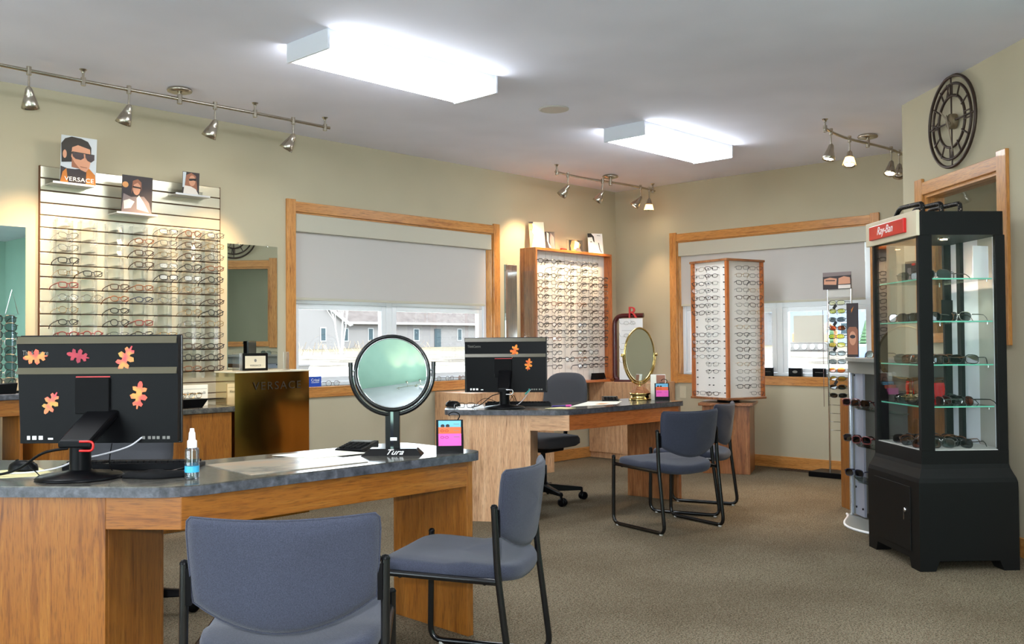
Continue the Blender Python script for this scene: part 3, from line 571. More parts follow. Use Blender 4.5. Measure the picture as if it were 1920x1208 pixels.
# ------------------------------------------------------------------ built-in cabinets along the window wall
t = thing('corner_cabinet', 'low oak cabinet in the room corner below the oak wall display', 'cabinet', (0, 0, 0))
MB().box(7.56, XB-.017, 5.36, YA-.017, 0, .765).build('carcass', 'oak_pale_z', t, .003)
for (y0, y1) in ((5.362, 5.658), (5.662, YA-.018)): MB().box(7.54, 7.56, y0, y1, .06, .763).build('door', 'oak_pale_z', t, .002)
t = thing('low_cabinet', 'low pale oak cabinet under the left window behind the far monitor', 'cabinet', (0, 0, 0))
MB().box(5.45, 6.44, 5.63, YA-.017, 0, .746).build('carcass', 'oak_pale_z', t, .003)
for (x0, x1) in ((5.452, 5.948), (5.952, 6.455)): MB().box(x0, x1, 5.607, 5.63, .0, .744).build('door', 'oak_pale_z', t, .002)
t = thing('wall_cabinet', 'oak base cabinet with dark counter below the metal slatwall', 'cabinet', (0, 0, 0))
MB().box(2.10, 3.23, 5.59, YA-.017, .0, .725).build('carcass', 'oak_warm_z', t)
for (x0, x1) in ((2.102, 2.664), (2.668, 3.23)): MB().box(x0, x1, 5.57, 5.59, .02, .722).build('door', 'oak_warm_z', t, .002)
MB().box(2.09, 3.243, 5.548, YA-.001, .725, .760).build('counter', 'laminate_top', t, .006)
t = thing('side_shelf', 'oak shelf cabinet with dark counter under the mirror at the left edge', 'cabinet', (0, 0, 0))
MB().box(1.2, 2.04, 5.78, YA-.001, .852, .888).build('counter', 'laminate_edge', t, .005); MB().box(2.018, 2.036, 5.80, YA-.017, 0, .852).build('side_panel', 'oak_warm_z', t, .002)
MB().box(1.22, 2.018, 5.80, 5.82, .76, .852).build('apron', 'oak_warm_x', t, .002); MB().box(1.22, 1.9, 5.98, 6.0, 0, .76).build('back_panel', 'oak_warm_z', t)
MB().prism([(1.7, .30), (2.0, .14), (2.0, .42), (1.86, .60), (1.7, .66)], -.01, .01, frameM((0, 5.86, 0), (1, 0, 0))).build('bracket', 'oak_brown_z', t)

# gold brand plinth
t = thing('gold_plinth', 'tall polished gold display plinth engraved VERSACE beside the left window', 'display', (0, 0, 0))
MB().box(3.254, 3.813, 5.57, 5.815, 0, .974).build('body', 'gold_mirror', t)
MB().grid(lambda a, c: (3.247+.573*a, 5.562-.010*math.sin(math.pi*a), .0+.974*c), 24, 3).build('gold_front', 'gold_sheet', t)
MB().box(3.246, 3.821, 5.545, 5.823, .974, .984).build('top_plate', 'cream_sign', t, .002)
text('lettering', 'VERSACE', .074, 'gold_print', t, frameM((3.56, 5.549, .882), (1, 0, 0)), width=1.05, spacing=1.25)
# ------------------------------------------------------------------ eyeglasses
GM = {}
def lens_outline(kind, n=16):
    hw, hh, ex, drop = {'rect': (.0255, .0165, .55, 0), 'oval': (.0255, .0165, .95, 0), 'round': (.023, .0205, .95, 0), 'cat': (.026, .0185, .7, .004), 'sun': (.0315, .0225, .72, -.002), 'wrap': (.0335, .0195, .85, .001)}[kind]
    o = []
    for k in range(n):
        a = 2*math.pi*k/n; c, s = math.cos(a), math.sin(a); x = hw*math.copysign(abs(c)**ex, c); z = hh*math.copysign(abs(s)**ex, s)
        o.append((x, z+drop*(x/hw)))
    return o
def glass_meshes(kind, thick):
    key = (kind, thick)
    if key in GM: return GM[key]
    o = lens_outline(kind); wide = kind in ('sun', 'wrap'); cx = .0375 if wide else .0335; ww = .32 if kind == 'wrap' else .12 if wide else .06
    def P(x, z): return (x, ww*x*x*6 if wide else ww*x*x*6, z)
    f = MB()
    for s in (-1, 1): f.tube([P(s*(cx+p[0]), p[1]) for p in o], thick, 4, closed=True)
    f.tube([P(-.0095 if not wide else -.007, .006), P(0, .0085), P(.0095 if not wide else .007, .006)], thick, 4)
    hx = cx+(.0335 if wide else .0265)
    for s in (-1, 1): f.tube([P(s*(hx-.003), .009), P(s*(hx+.004), .009)], thick*1.15, 4)
    ls = []
    for s in (-1, 1): ls.append(MB().ngon([P(s*(cx+p[0]), p[1]) for p in o]).mesh('lens'))
    ts = []; hx += .004; hy = P(hx, 0)[1]
    for s in (-1, 1): ts.append(MB().tube([(s*hx, hy, .009), (s*(hx+.003), hy+.05, .009), (s*(hx+.001), hy+.092, .007), (s*(hx-.002), hy+.118, -.006), (s*(hx-.004), hy+.136, -.026)], [thick*1.2, thick*1.15, thick*1.1, thick*1.2, thick*.9], 4).mesh('temple'))
    GM[key] = (f.mesh('frame_front'), ls, ts); return GM[key]
def inst(name, me, m, parent):
    o = bpy.data.objects.new(name, me); COL.objects.link(o); o.parent = parent
    if not me.materials: me.materials.append(None)
    o.material_slots[0].link = 'OBJECT'; o.material_slots[0].material = MATS[m]; return o
NG = [0]
def glasses(M, kind, thick, fm, lm, label, group, name='eyeglasses', cat='glasses', temple_m=None):
    r = thing(name, label, cat, M=M, group=group); f, ls, ts = glass_meshes(kind, thick)
    inst('frame_front', f, fm, r)
    for l in ls: inst('lens', l, lm, r)
    for q in ts: inst('temple', q, temple_m or fm, r)
    NG[0] += 1; return r
FR = {'black': ((20, 19, 20), .3, 0), 'dark brown': ((58, 38, 28), .35, 0), 'tortoiseshell': ((112, 66, 34), .3, 0), 'thin silver': ((150, 148, 146), .25, .9), 'thin gold': ((176, 142, 88), .25, .9), 'gunmetal': ((62, 60, 62), .3, .7), 'dark red': ((112, 34, 34), .35, 0), 'navy blue': ((34, 42, 66), .3, 0)}
for k, (c, r_, mt) in FR.items(): mat('frame_'+k, c, r_, mt)
def fr(k): return 'frame_'+k
def T(x, y, z): return Matrix.Translation((x, y, z))
def RZ(a): return Matrix.Rotation(R(a), 4, 'Z')
def RX(a): return Matrix.Rotation(R(a), 4, 'X')
def RY(a): return Matrix.Rotation(R(a), 4, 'Y')

# ------------------------------------------------------------------ slatwall on the window wall
t = thing('slatwall_display', 'tall brushed metal slatwall panel with dark grooves left of the window', 'display', (0, 0, 0))
SX0, SX1 = 2.222, 3.432
MB().box(SX0, SX1, YA-.010, YA-.001, .78, 2.266).build('backing', 'slot_brown', t)
k = 0
while True:
    z1 = 2.262-k*.0758
    if z1 < .80: break
    MB().box(SX0+.003, SX1-.003, YA-.026, YA-.010, max(z1-.069, .785), z1).build('slat', 'slat_metal', t, .002); k += 1
for x0, x1 in ((SX0, SX0+.003), (SX1-.003, SX1)): MB().box(x0, x1, YA-.028, YA-.010, .785, 2.266).build('edge_trim', 'slot_brown', t)
CX = (2.349, 2.498, 2.667, 2.828, 2.995, 3.169, 3.335)
nose = MB().add([(-.022, -.10, -.003), (.022, -.10, -.003), (.026, 0, -.003), (-.026, 0, -.003), (-.022, -.10, 0), (.022, -.10, 0), (.026, 0, 0), (-.026, 0, 0)], [(3, 2, 1, 0), (4, 5, 6, 7), (0, 1, 5, 4), (1, 2, 6, 5), (2, 3, 7, 6), (3, 0, 4, 7)]).add([(-.012, -.112, -.012), (.012, -.112, -.012), (.012, -.10, .014), (-.012, -.10, .014)], [(0, 1, 2, 3)]).mesh('nose_rest')
strip = MB().box(-.0015, .0015, -.052, 0, 0, 1.0).mesh('side_strip'); back = MB().box(-.05, .05, -.004, 0, 0, 1.0).mesh('back_strip')
ROWZ = [1.905-.0758*k for k in range(13)]
sides = ['leftmost', 'second from left', 'third from left', 'middle', 'third from right', 'second from right', 'rightmost']
for c, x in enumerate(CX):
    h = thing('frame_holder', sides[c]+' clear acrylic frame holder hanging on the slatwall', 'display', (x, YA-.028, 0), group='acrylic frame holders')
    o = inst('back_strip', back, 'acrylic_strip', h); o.location = (0, 0, .935)
    for s in (-1, 1): o = inst('side_strip', strip, 'acrylic_strip', h); o.location = (s*.05, 0, .935)
    for z in ROWZ: o = inst('nose_rest', nose, 'acrylic', h); o.location = (0, 0, z-.010)
    for s in (-1, 1): o = MB().box(s*.03-.008, s*.03+.008, -.008, .004, 1.935, 1.95).build('hanger', 'acrylic', h)
PAT = {0: {1: 'thin silver', 2: 'thin silver', 3: 'black', 4: 'thin gold', 5: 'dark red', 6: 'thin silver', 7: 'thin gold', 8: 'black', 9: 'dark red', 10: 'black'},
       1: {4: 'black', 6: 'thin silver', 9: 'dark red'}, 2: {5: 'dark brown', 6: 'tortoiseshell', 7: 'black', 8: 'black', 9: 'gunmetal'},
       3: {1: 'tortoiseshell', 2: 'dark brown', 3: 'dark brown', 5: 'tortoiseshell', 6: 'navy blue', 8: 'dark red', 9: 'black', 10: 'black'},
       4: {0: 'gunmetal', 1: 'gunmetal', 2: 'thin gold', 3: 'thin silver', 4: 'black', 5: 'thin gold', 6: 'thin silver', 9: 'thin gold'},
       5: {0: 'tortoiseshell', 1: 'dark brown', 2: 'dark brown', 3: 'black', 4: 'gunmetal', 5: 'thin gold', 6: 'thin silver', 7: 'thin gold', 8: 'thin silver', 9: 'gunmetal', 10: 'dark brown', 11: 'black', 12: 'tortoiseshell'},
       6: {0: 'gunmetal', 1: 'thin gold', 2: 'gunmetal', 3: 'tortoiseshell', 4: 'black', 5: 'thin gold', 6: 'dark brown', 7: 'black', 8: 'thin gold', 9: 'gunmetal', 10: 'black', 11: 'black', 12: 'dark brown'}}
KIND = ['rect', 'oval', 'rect', 'cat', 'round']
for c, d in PAT.items():
    for r_, colr in d.items():
        th = .0017 if ('thin' in colr or colr == 'gunmetal') else .0029
        M = T(CX[c], YA-.138, ROWZ[r_]+.006)@RZ(random.uniform(-5, 5))@RX(-12+random.uniform(-3, 3))
        glasses(M, random.choice(KIND), th, fr(colr), 'lens', '%s eyeglasses on the slatwall, %s row from top, %s column from left' % (colr, ORD[r_], ORD[c]), 'eyeglasses on the slatwall')

# ------------------------------------------------------------------ pictures
def pic(name, label, cat, M, wd, ht, base, shapes, th=.004, group=None, lean=0):
    """flat printed card: local x right, y up (bottom edge at 0), z to the viewer"""
    t = thing(name, label, cat, M=M@RX(lean), group=group)
    MB().box(-wd/2, wd/2, 0, ht, -th, 0).build('card', base, t)
    for k, (nm, m, pts) in enumerate(shapes):
        MB().ngon([((p[0]-.5)*wd, p[1]*ht, .0004*(k+1)) for p in pts]).build(nm, m, t)
    return t
def el(cx, cy, rx, ry, n=16, a0=0, a1=360): return [(cx+rx*math.cos(R(a0+(a1-a0)*k/(n if a1-a0 == 360 else n-1))), cy+ry*math.sin(R(a0+(a1-a0)*k/(n if a1-a0 == 360 else n-1)))) for k in range(n)]
mat('skin', (206, 150, 122), .6); mat('skin_shade', (150, 98, 76), .6); mat('hair_black', (22, 18, 18), .5); mat('sky_grey', (196, 204, 214), .5); mat('coat_orange', (196, 118, 40), .5); mat('shade_lens', (48, 16, 16), .25)
mat('bw_light', (222, 214, 208), .5); mat('bw_mid', (130, 116, 116), .5); mat('bw_dark', (50, 42, 46), .5); mat('glow_cream', (250, 232, 206), .5); mat('amber', (214, 150, 92), .5)
t = pic('poster', 'poster of a man in dark aviator sunglasses reading VERSACE above the slatwall', 'poster', frameM((2.40, 5.945, 2.158), (1, 0, 0)), .215, .285, 'sky_grey', [
    ('jacket', 'bw_dark', [(.0, .0), (1, 0), (.98, .16), (.72, .34), (.40, .30), (.18, .30), (.0, .34)]), ('collar', 'coat_orange', [(.72, .40), (.97, .22), (1, 0), (.72, .0)]), ('collar', 'coat_orange', [(.0, .0), (.22, .0), (.16, .3), (.06, .22)]),
    ('hair', 'hair_black', [(.02, .42), (.0, .82), (.1, .93), (.28, .985), (.55, .97), (.74, .92), (.84, .80), (.84, .62), (.3, .45)]),
    ('neck', 'skin_shade', [(.30, .34), (.68, .30), (.70, .45), (.30, .62)]),
    ('face', 'skin', [(.30, .76), (.46, .82), (.80, .76), (.83, .56), (.82, .46), (.80, .36), (.70, .26), (.55, .30), (.38, .44), (.28, .56)]), ('ear', 'skin', el(.1, .6, .055, .09)),
    ('sunglass_temple', 'hair_black', [(.16, .645), (.34, .66), (.34, .62), (.16, .62)]), ('sunglass_lens', 'shade_lens', [(.30, .65), (.62, .66), (.64, .56), (.55, .51), (.40, .52), (.32, .57)]), ('sunglass_lens', 'shade_lens', [(.67, .655), (.93, .64), (.93, .54), (.84, .48), (.74, .51), (.68, .57)]), ('sunglass_bar', 'hair_black', [(.30, .672), (.93, .655), (.93, .64), (.30, .655)]),
    ('mouth', 'skin_shade', [(.52, .375), (.74, .36), (.72, .345), (.56, .355)])], lean=4)
text('lettering', 'VERSACE', .036, 'white_print', t, T(.004, .022, .006), width=1.18, spacing=1.05)
t = pic('poster', 'dark poster of a woman in glasses with light fur at the top of the slatwall', 'poster', frameM((2.77, 5.945, 2.012), (1, 0, 0)), .20, .235, 'bw_dark', [
    ('fur', 'bw_mid', [(.0, .0), (1, 0), (.9, .3), (.72, .46), (.3, .42), (.05, .5)]), ('fur_lights', 'bw_light', [(.08, .08), (.3, .12), (.42, .3), (.25, .36), (.06, .3)]), ('glow', 'glow_cream', [(.5, .1), (.9, .04), (.72, .3), (.56, .48), (.48, .4)]),
    ('face', 'skin', el(.47, .68, .13, .2)), ('hair', 'skin_shade', [(.3, .5), (.34, .86), (.5, .92), (.62, .84), (.64, .6), (.6, .74), (.5, .82), (.38, .76)]), ('hand', 'amber', el(.1, .74, .1, .08)), ('spectacles', 'hair_black', [(.34, .72), (.6, .70), (.6, .66), (.48, .67), (.34, .68)])], lean=4)
pic('poster', 'small poster of a long-haired figure in sunglasses at the top right of the slatwall', 'poster', frameM((3.163, 5.985, 2.178), (1, 0, 0)), .12, .15, 'bw_dark', [
    ('background', 'sky_grey', [(.0, .3), (.12, .3), (.2, .98), (.0, .98)]), ('hair', 'skin_shade', [(.12, .3), (.2, .85), (.5, .97), (.78, .85), (.85, .5), (.9, .2)]), ('coat', 'bw_light', [(.05, .0), (1, 0), (.8, .26), (.5, .36), (.1, .38)]), ('face', 'skin', el(.56, .62, .2, .24)),
    ('sunglasses', 'hair_black', [(.36, .7), (.8, .74), (.8, .62), (.62, .64), (.54, .62), (.38, .6)])], lean=4)
mat('frosted', (190, 190, 192), .3, .5)
for (x, z, wd, d, lb) in ((2.375, 2.146, .25, .13, 'under the VERSACE poster'), (2.775, 2.0, .27, .13, 'under the dark fur poster'), (3.17, 2.166, .25, .11, 'under the small sunglasses poster')):
    t = thing('slatwall_shelf', 'grey acrylic slatwall shelf '+lb, 'shelf', (x, YA-.026, z), group='acrylic slatwall shelves')
    MB().box(-wd/2, wd/2, -d, 0, 0, .004).build('ledge', 'frosted', t); MB().box(-wd/2, wd/2, -.004, 0, .004, .05).build('back_lip', 'acrylic', t); MB().box(-wd/2, wd/2, -d, -d+.003, .004, .012).build('front_lip', 'frosted', t)

# ------------------------------------------------------------------ wall mirrors
def wmirror(x0, x1, z0, z1, label):
    t = thing('wall_mirror', label, 'mirror', (0, 0, 0), group='frameless wall mirrors')
    MB().box(x0, x1, YA-.006, YA, z0, z1).build('mirror_glass', 'mirror', t)
    for x in (x0+.2*(x1-x0), x1-.22*(x1-x0)):
        for z in (z0, z1): MB().box(x-.008, x+.008, YA-.011, YA, z-.008, z+.009).build('clip', 'acrylic', t, .002)
    MB().box(x0-.0015, x0, YA-.006, YA, z0, z1).build('edge', 'mirror_edge', t); MB().box(x1, x1+.0015, YA-.006, YA, z0, z1).build('edge', 'mirror_edge', t)
wmirror(1.20, 2.148, .97, 1.880, 'frameless mirror cut off by the left edge of the picture'); wmirror(3.502, 3.906, .985, 1.880, 'narrow frameless mirror above the gold plinth'); wmirror(6.334, 6.498, .80, 1.886, 'thin strip mirror between the left window and the oak wall display')

# ------------------------------------------------------------------ oak wall display
OX0, OX1, OZ0, OZ1, OY = 6.549, 7.704, .787, 2.050, 5.897
t = thing('wall_display', 'oak framed wall display with white back panel full of eyeglasses', 'display', (0, 0, 0))
MB().box(OX0, OX0+.022, OY, YA-.001, OZ0, OZ1).build('side_board', 'oak_brown_z', t, .002); MB().box(OX1-.022, OX1, OY, YA-.001, OZ0, OZ1).build('side_board', 'oak_orange_z', t, .002)
MB().box(OX0+.022, OX1-.022, OY, YA-.001, OZ1-.024, OZ1).build('top_board', 'oak_orange_x', t, .002); MB().box(OX0, OX1, OY-.03, YA-.001, OZ0-.022, OZ0).build('bottom_board', 'oak_orange_x', t, .002)
MB().box(OX0+.022, OX1-.022, YA-.115, YA-.107, OZ0, OZ1-.024).build('back_panel', 'white_board', t)
OC = (6.635, 6.822, 7.008, 7.200, 7.375, 7.535); OR = [1.925-.0662*k for k in range(16)]
wire = MB().tube([(0, 0, OZ0), (0, 0, OZ1-.03)], .0015, 4).mesh('rod')
for x in OC:
    for dx in (-.045, .045): o = inst('rod', wire, 'grey_cap', t); o.location = (x+dx, YA-.121, 0)
MB().box(OX0-.004, OX0-.001, OY+.03, YA-.03, OZ0+.05, 1.83).build('acrylic_panel', 'acrylic_strip', t)
EMPTY = {(5, 0), (0, 1), (5, 1), (2, 13), (5, 13), (2, 15), (0, 15)}
for c, x in enumerate(OC):
    for r_, z in enumerate(OR):
        if (c, r_) in EMPTY: continue
        colr = random.choices(['black', 'gunmetal', 'dark brown', 'thin silver', 'tortoiseshell'], [44, 34, 14, 4, 4])[0]
        if (c, r_) in ((4, 2), (5, 2), (4, 3), (5, 3), (1, 0), (0, 0), (4, 0)): colr = 'black'
        th = .0023 if colr in ('gunmetal', 'thin silver') else .0031
        M = T(x, YA-.218, z)@RZ(-4+random.uniform(-6, 6))@RX(random.uniform(-5, 2))@Matrix.Diagonal((1.08, .72, 1.08, 1))
        glasses(M, random.choice(['rect', 'rect', 'oval', 'cat']), th, fr(colr), 'lens', '%s eyeglasses in the oak wall display, %s row from top, %s column' % (colr, ORD[r_], ORD[c]), 'eyeglasses in the oak wall display')
OT = OZ1
pic('poster_card', 'leaning white card with half a face, leftmost on top of the oak display', 'poster', frameM((6.66, YA-.13, OT), (.86, -.5, 0)), .15, .26, 'glow_cream', [('face', 'amber', [(.0, .95), (.2, 1), (.28, .8), (.2, .62), (.3, .5), (.22, .3), (.1, .0), (.0, .0)]), ('hair', 'hair_black', [(.0, 1), (.3, 1), (.28, .94), (.0, .93)]), ('eye', 'skin_shade', el(.12, .7, .08, .03))], lean=-12)
pic('poster_card', 'leaning grey photo card second from left on top of the oak display', 'poster', frameM((6.84, YA-.13, OT), (.86, -.5, 0)), .10, .175, 'bw_dark', [('figure', 'bw_mid', [(.5, .0), (1, .0), (.9, .7), (.6, .95), (.5, .6)]), ('light', 'bw_light', [(.2, .98), (.4, .9), (.35, .4), (.6, .1), (.4, .1), (.2, .5)])], lean=-10)
pic('photo_block', 'clear photo block with a warm portrait on top of the oak display', 'poster', frameM((7.21, YA-.13, OT), (.9, -.42, 0)), .17, .125, 'acrylic', [('background', 'hair_black', [(.1, .0), (1, 0), (1, .95), (.12, .95)]), ('face', 'amber', [(.25, .1), (.7, .05), (.85, .6), (.6, .95), (.3, .9), (.2, .5)]), ('light', 'glow_cream', [(.4, .2), (.7, .2), (.78, .75), (.5, .9)]), ('collar', 'bw_mid', [(.5, .0), (.9, 0), (.8, .3), (.6, .35)])], th=.03, lean=-6)
pic('poster_card', 'leaning card with black hair and eyeglasses, rightmost on top of the oak display', 'poster', frameM((7.54, YA-.13, OT), (.86, -.5, 0)), .16, .215, 'paper_white', [('hair', 'hair_black', [(.0, 1), (.25, 1), (.42, .85), (.45, .55), (.36, .62), (.3, .82), (.0, .8)]), ('eye', 'bw_dark', [(.14, .6), (.28, .61), (.26, .57), (.16, .57)]), ('temple_arm', 'bw_dark', [(.68, .55), (.73, .55), (.78, .25), (.88, .08), (.84, .07), (.73, .24)]), ('bridge', 'bw_dark', [(.62, .92), (.85, .9), (.85, .88), (.62, .9)])], lean=-10)
o = MB().prism(rr_poly(.075, .032, .006), 0, .02).build('trinket_box', 'red'); o.location = (7.03, YA-.13, OT); tag(o, 'small red box on top of the oak display between the cards', 'box')
t = thing('name_plate', 'small black brand plate in the lower right of the oak display', 'sign', (7.53, 5.935, OZ0), RZ(0).to_euler().z)
MB().add([(-.10, -.012, 0), (.10, -.012, 0), (.10, .03, 0), (-.10, .03, 0), (-.10, .012, .065), (.10, .012, .065), (.10, .02, .065), (-.10, .02, .065)], [(3, 2, 1, 0), (4, 5, 6, 7), (0, 1, 5, 4), (1, 2, 6, 5), (2, 3, 7, 6), (3, 0, 4, 7)]).build('plate', 'black_plastic', t, .002)
for k, (x, lb) in enumerate(((6.90, 'left'), (7.02, 'right'))):
    glasses(T(x, 5.93, OZ0+.018)@RZ(20*k), 'oval', .0018, fr('dark brown'), 'lens', lb+'-hand folded brown eyeglasses lying on the ledge of the oak display', 'loose eyeglasses on the oak display ledge')

# ------------------------------------------------------------------ revolving frame tower
TC = Vector((7.53, 4.47)); ang = math.degrees(math.atan2(-.51, -.86))   # corner towards the room
t = thing('frame_tower', 'four-sided revolving oak tower with white panels and eyeglasses before the far window', 'display', (TC.x, TC.y, 0), R(ang-45))
S = .213
MB().box(-.205, .205, -.205, .205, 0, .595).build('pedestal', 'oak_brown_z', t, .003).rotation_euler = (0, 0, R(38)); MB().box(-.235, .235, -.235, .235, .595, .62).build('pedestal_cap', 'oak_brown_x', t, .003).rotation_euler = (0, 0, R(38))
MB().lathe([(.10, .62), (.10, .648)], 20).build('bearing', 'black_plastic', t)
MB().box(-S-.022, S+.022, -S-.022, S+.022, .648, .668).build('bottom_board', 'oak_brown_x', t, .003); MB().box(-S-.022, S+.022, -S-.022, S+.022, 1.862, 1.882).build('top_board', 'oak_brown_x', t, .003)
for sx in (-1, 1):
    for sy in (-1, 1): MB().box(sx*S-.014, sx*S+.014, sy*S-.014, sy*S+.014, .668, 1.862).build('corner_post', 'oak_orange_z', t, .002)
for a in range(4):
    M = RZ(90*a)@T(0, -S+.012, 0); MB().box(-S+.014, S-.014, 0, .006, .668, 1.862, M).build('panel', 'white_board', t)
    if a in (0, 1, 3):
        b = MB()
        for k in range(18):
            for x in (-.17, -.02, .03, .17): b.lathe([(.0045, 0), (.0045, .014), (0, .016)], 6, M@T(x, 0, 1.806-.0645*k)@RX(90))
        b.build('hooks', 'black_plastic', t)['kind'] = 'stuff'
base = T(TC.x, TC.y, 0)@RZ(ang-45)
# faces whose outward normals lie 45 degrees either side of the corner
for fi, (rotf, lab, sgn) in enumerate(((0, 'right', 1), (-90, 'left', -1))):
    pass
mwt = base
for a in range(4):
    nrm = (base@RZ(90*a)).to_3x3()@Vector((0, -1, 0))
    if nrm.dot(Vector((-.86, -.51, 0))) < .3: continue
    left = nrm.dot(Vector((-.51, .86, 0))) > 0; lab = 'left' if left else 'right'; sgn = -1 if left else 1
    for c, cx in enumerate((.062, -.105) if left else (-.062, .105)):
        for k in range(18):
            if left and ((c == 1 and k in (7, 8, 13, 14, 15, 16)) or (c == 0 and k in (15, 16))): continue
            if not left and c == 0 and k == 17: continue
            colr = random.choices(['black', 'gunmetal', 'thin silver', 'dark brown', 'thin gold'], [20, 36, 16, 16, 12])[0]; th = .0026 if colr in ('black', 'dark brown') else .0017
            M = base@RZ(90*a)@T(cx-sgn*.025, -S-.062, 1.800-.0645*k)@RZ(-sgn*34+random.uniform(-4, 4))@RX(-3)@Matrix.Diagonal((.92, .62, .95, 1))
            glasses(M, random.choice(['rect', 'rect', 'oval', 'cat']), th, fr(colr), 'lens', '%s eyeglasses on the %s face of the revolving tower, %s row, %s column' % (colr, lab, ORD[k], ('inner', 'outer')[c]), 'eyeglasses on the revolving tower')

# ------------------------------------------------------------------ sunglasses rack by the far window
t = thing('sunglasses_rack', 'slim chrome floor rack holding a column of coloured sunglasses at the far window', 'display rack', (7.76, 3.53, 0), 0)
MB().box(-.10, .14, -.24, .25, 0, .045).build('base', 'black_plastic', t, .006)
for y in (.10, -.105): MB().tube([(0, y, .045), (0, y, 1.68)], .0085, 10).build('post', 'chrome', t)
MB().box(-.006, .006, -.115, .11, 1.53, 1.60).build('cross_plate', 'grey_cap', t)
for z in [1.465-.071*k for k in range(16)]: MB().tube([(-.005, .10, z), (-.03, .05, z), (-.03, -.05, z), (-.005, -.105, z)], .0018, 4).build('wire_arm', 'chrome', t)
s = pic('rack_sign', 'photo sign of two faces on top of the sunglasses rack', 'sign', frameM((7.745, 3.54, 1.595), (0, -1, 0)), .25, .145, 'bw_dark', [('sky', 'bw_mid', [(.0, .75), (1, .8), (1, 1), (0, 1)]), ('face', 'skin', [(.04, .3), (.48, .26), (.5, .62), (.26, .7), (.05, .62)]), ('face', 'skin', [(.55, .28), (.97, .3), (.96, .66), (.75, .74), (.56, .64)]), ('eyes', 'bw_dark', [(.1, .56), (.44, .54), (.44, .48), (.1, .5)]), ('caption', 'bw_light', [(.55, .03), (.98, .03), (.98, .24), (.55, .24)])])
s = pic('side_sign', 'tall narrow dark sign with a face beside the sunglasses rack', 'sign', frameM((7.69, 3.385, 1.02), (0, -1, 0)), .10, .45, 'bw_dark', [('portrait', 'skin_shade', [(.08, .05), (.92, .05), (.95, .5), (.8, .56), (.2, .56), (.05, .5)]), ('face', 'skin', el(.5, .35, .3, .13)), ('goggles', 'bw_dark', el(.5, .38, .24, .035)), ('logo', 'coat_orange', [(.4, .88), (.62, .94), (.5, .86), (.42, .82)])])
MB().box(-.5, .5, 0, .02, -.004, 0).v
pic('side_sign', 'thin dark sign seen edge-on left of the sunglasses rack', 'sign', frameM((7.72, 3.66, .60), (-.9, -.43, 0)), .10, .82, 'maroon', [('portrait', 'skin_shade', [(.1, .3), (.9, .3), (.9, .8), (.1, .8)])])
LENS = {'pale yellow': (.95, .93, .62), 'olive yellow': (.55, .50, .10), 'dark grey': (.10, .12, .12), 'red brown': (.42, .10, .04), 'bright yellow': (.95, .80, .10), 'smoke grey': (.22, .27, .29), 'orange': (.95, .25, .05), 'black': (.03, .03, .03), 'golden yellow': (.9, .7, .12)}
for k, v in LENS.items(): clear('lens_'+k, v, .05, .02, .3)
for k, c in enumerate(['pale yellow', 'olive yellow', 'dark grey', 'red brown', 'bright yellow', 'golden yellow', 'smoke grey', 'smoke grey', 'orange', 'olive yellow', 'black', 'black']):
    z = 1.478-.071*k; M = T(7.70, 3.527+random.uniform(-.006, .006), z)@RZ(-90)@RZ(random.uniform(-6, 6))
    g = glasses(M, 'wrap', .0022, fr('black'), 'lens_'+c, '%s wraparound sunglasses, %s from the top of the rack' % (c, ORD[k]), 'sunglasses on the floor rack', 'sunglasses', 'sunglasses')
    if k in (0, 2, 5, 9): MB().box(-.004, .022, -.006, -.005, -.055, -.015, RY(35)).build('price_tag', 'black_print', g)

# ------------------------------------------------------------------ grey sunglass display and low oak unit along the diagonal wall
ML = MC@Matrix(((1, 0, 0, 0), (0, 0, 1, 0), (0, 1, 0, 0), (0, 0, 0, 1)))     # x along wall, y out into the room, z up (mirrored, so only used for boxes)
def cpt(s, n, z=0): p = EC-UC*s+NC*n; return (p.x, p.y, z)
def cbx(name, m, parent, s0, s1, n0, n1, z0, z1, bevel=0):
    P = [cpt(s0, n0)[:2], cpt(s1, n0)[:2], cpt(s1, n1)[:2], cpt(s0, n1)[:2]]; return MB().prism(P, z0, z1).build(name, m, parent, bevel)
t = thing('low_oak_unit', 'low oak unit end standing past the edge of the diagonal wall', 'cabinet', (0, 0, 0))
cbx('end_panel', 'oak_warm_z', t, -.29, -.268, .02, .34, 0, .755, .002); cbx('front_panel', 'oak_warm_z', t, -.267, .06, .318, .34, 0, .752, .002); cbx('top_panel', 'oak_warm_x', t, -.267, .06, .02, .317, .733, .753)
t = thing('curved_display', 'grey sunglass display with glass shelves beside the black cabinet', 'display', (0, 0, 0))
cbx('side_panel', 'display_grey', t, .08, .10, .02, .41, .02, .985); cbx('back_panel', 'oak_warm_z', t, .10, .95, .02, .04, .02, .985)
cbx('front_strip', 'alu', t, .078, .104, .41, .43, .012, .945, .004); cbx('inner_panel', 'lilac_grey', t, .104, .245, .385, .40, .02, .945)
for (s_, z) in ((.118, .93), (.12, .20), (.125, .07), (.225, .07)): MB().lathe([(.007, 0), (.007, .004)], 10, frameM(cpt(s_, .401, z), -UC)).build('screw', 'black_plastic', t)
cbx('header', 'display_grey', t, .078, .96, .02, .43, .945, 1.025)
pl = [cpt(.04, .02)[:2]]+[cpt(.04+.92*k/12, .43+.09*math.sin(math.pi*(k/12)))[:2] for k in range(13)]+[cpt(.96, .02)[:2]]
MB().prism(pl, 1.025, 1.045).build('top', 'display_grey', t, .004)
pl = [cpt(.03, .10)[:2]]+[cpt(.03+.9*k/14, .43+.17*math.sin(math.pi*min(1, (k/14)*1.0))**1.5)[:2] for k in range(15)]+[cpt(.93, .10)[:2]]
MB().prism(pl, 0, .010).build('foot_plate', 'display_grey', t); MB().tube([(p[0], p[1], .007) for p in pl[1:-1]], .008, 6).build('foot_edge', 'white_paint', t)
SHZ = (.735, .505, .283)
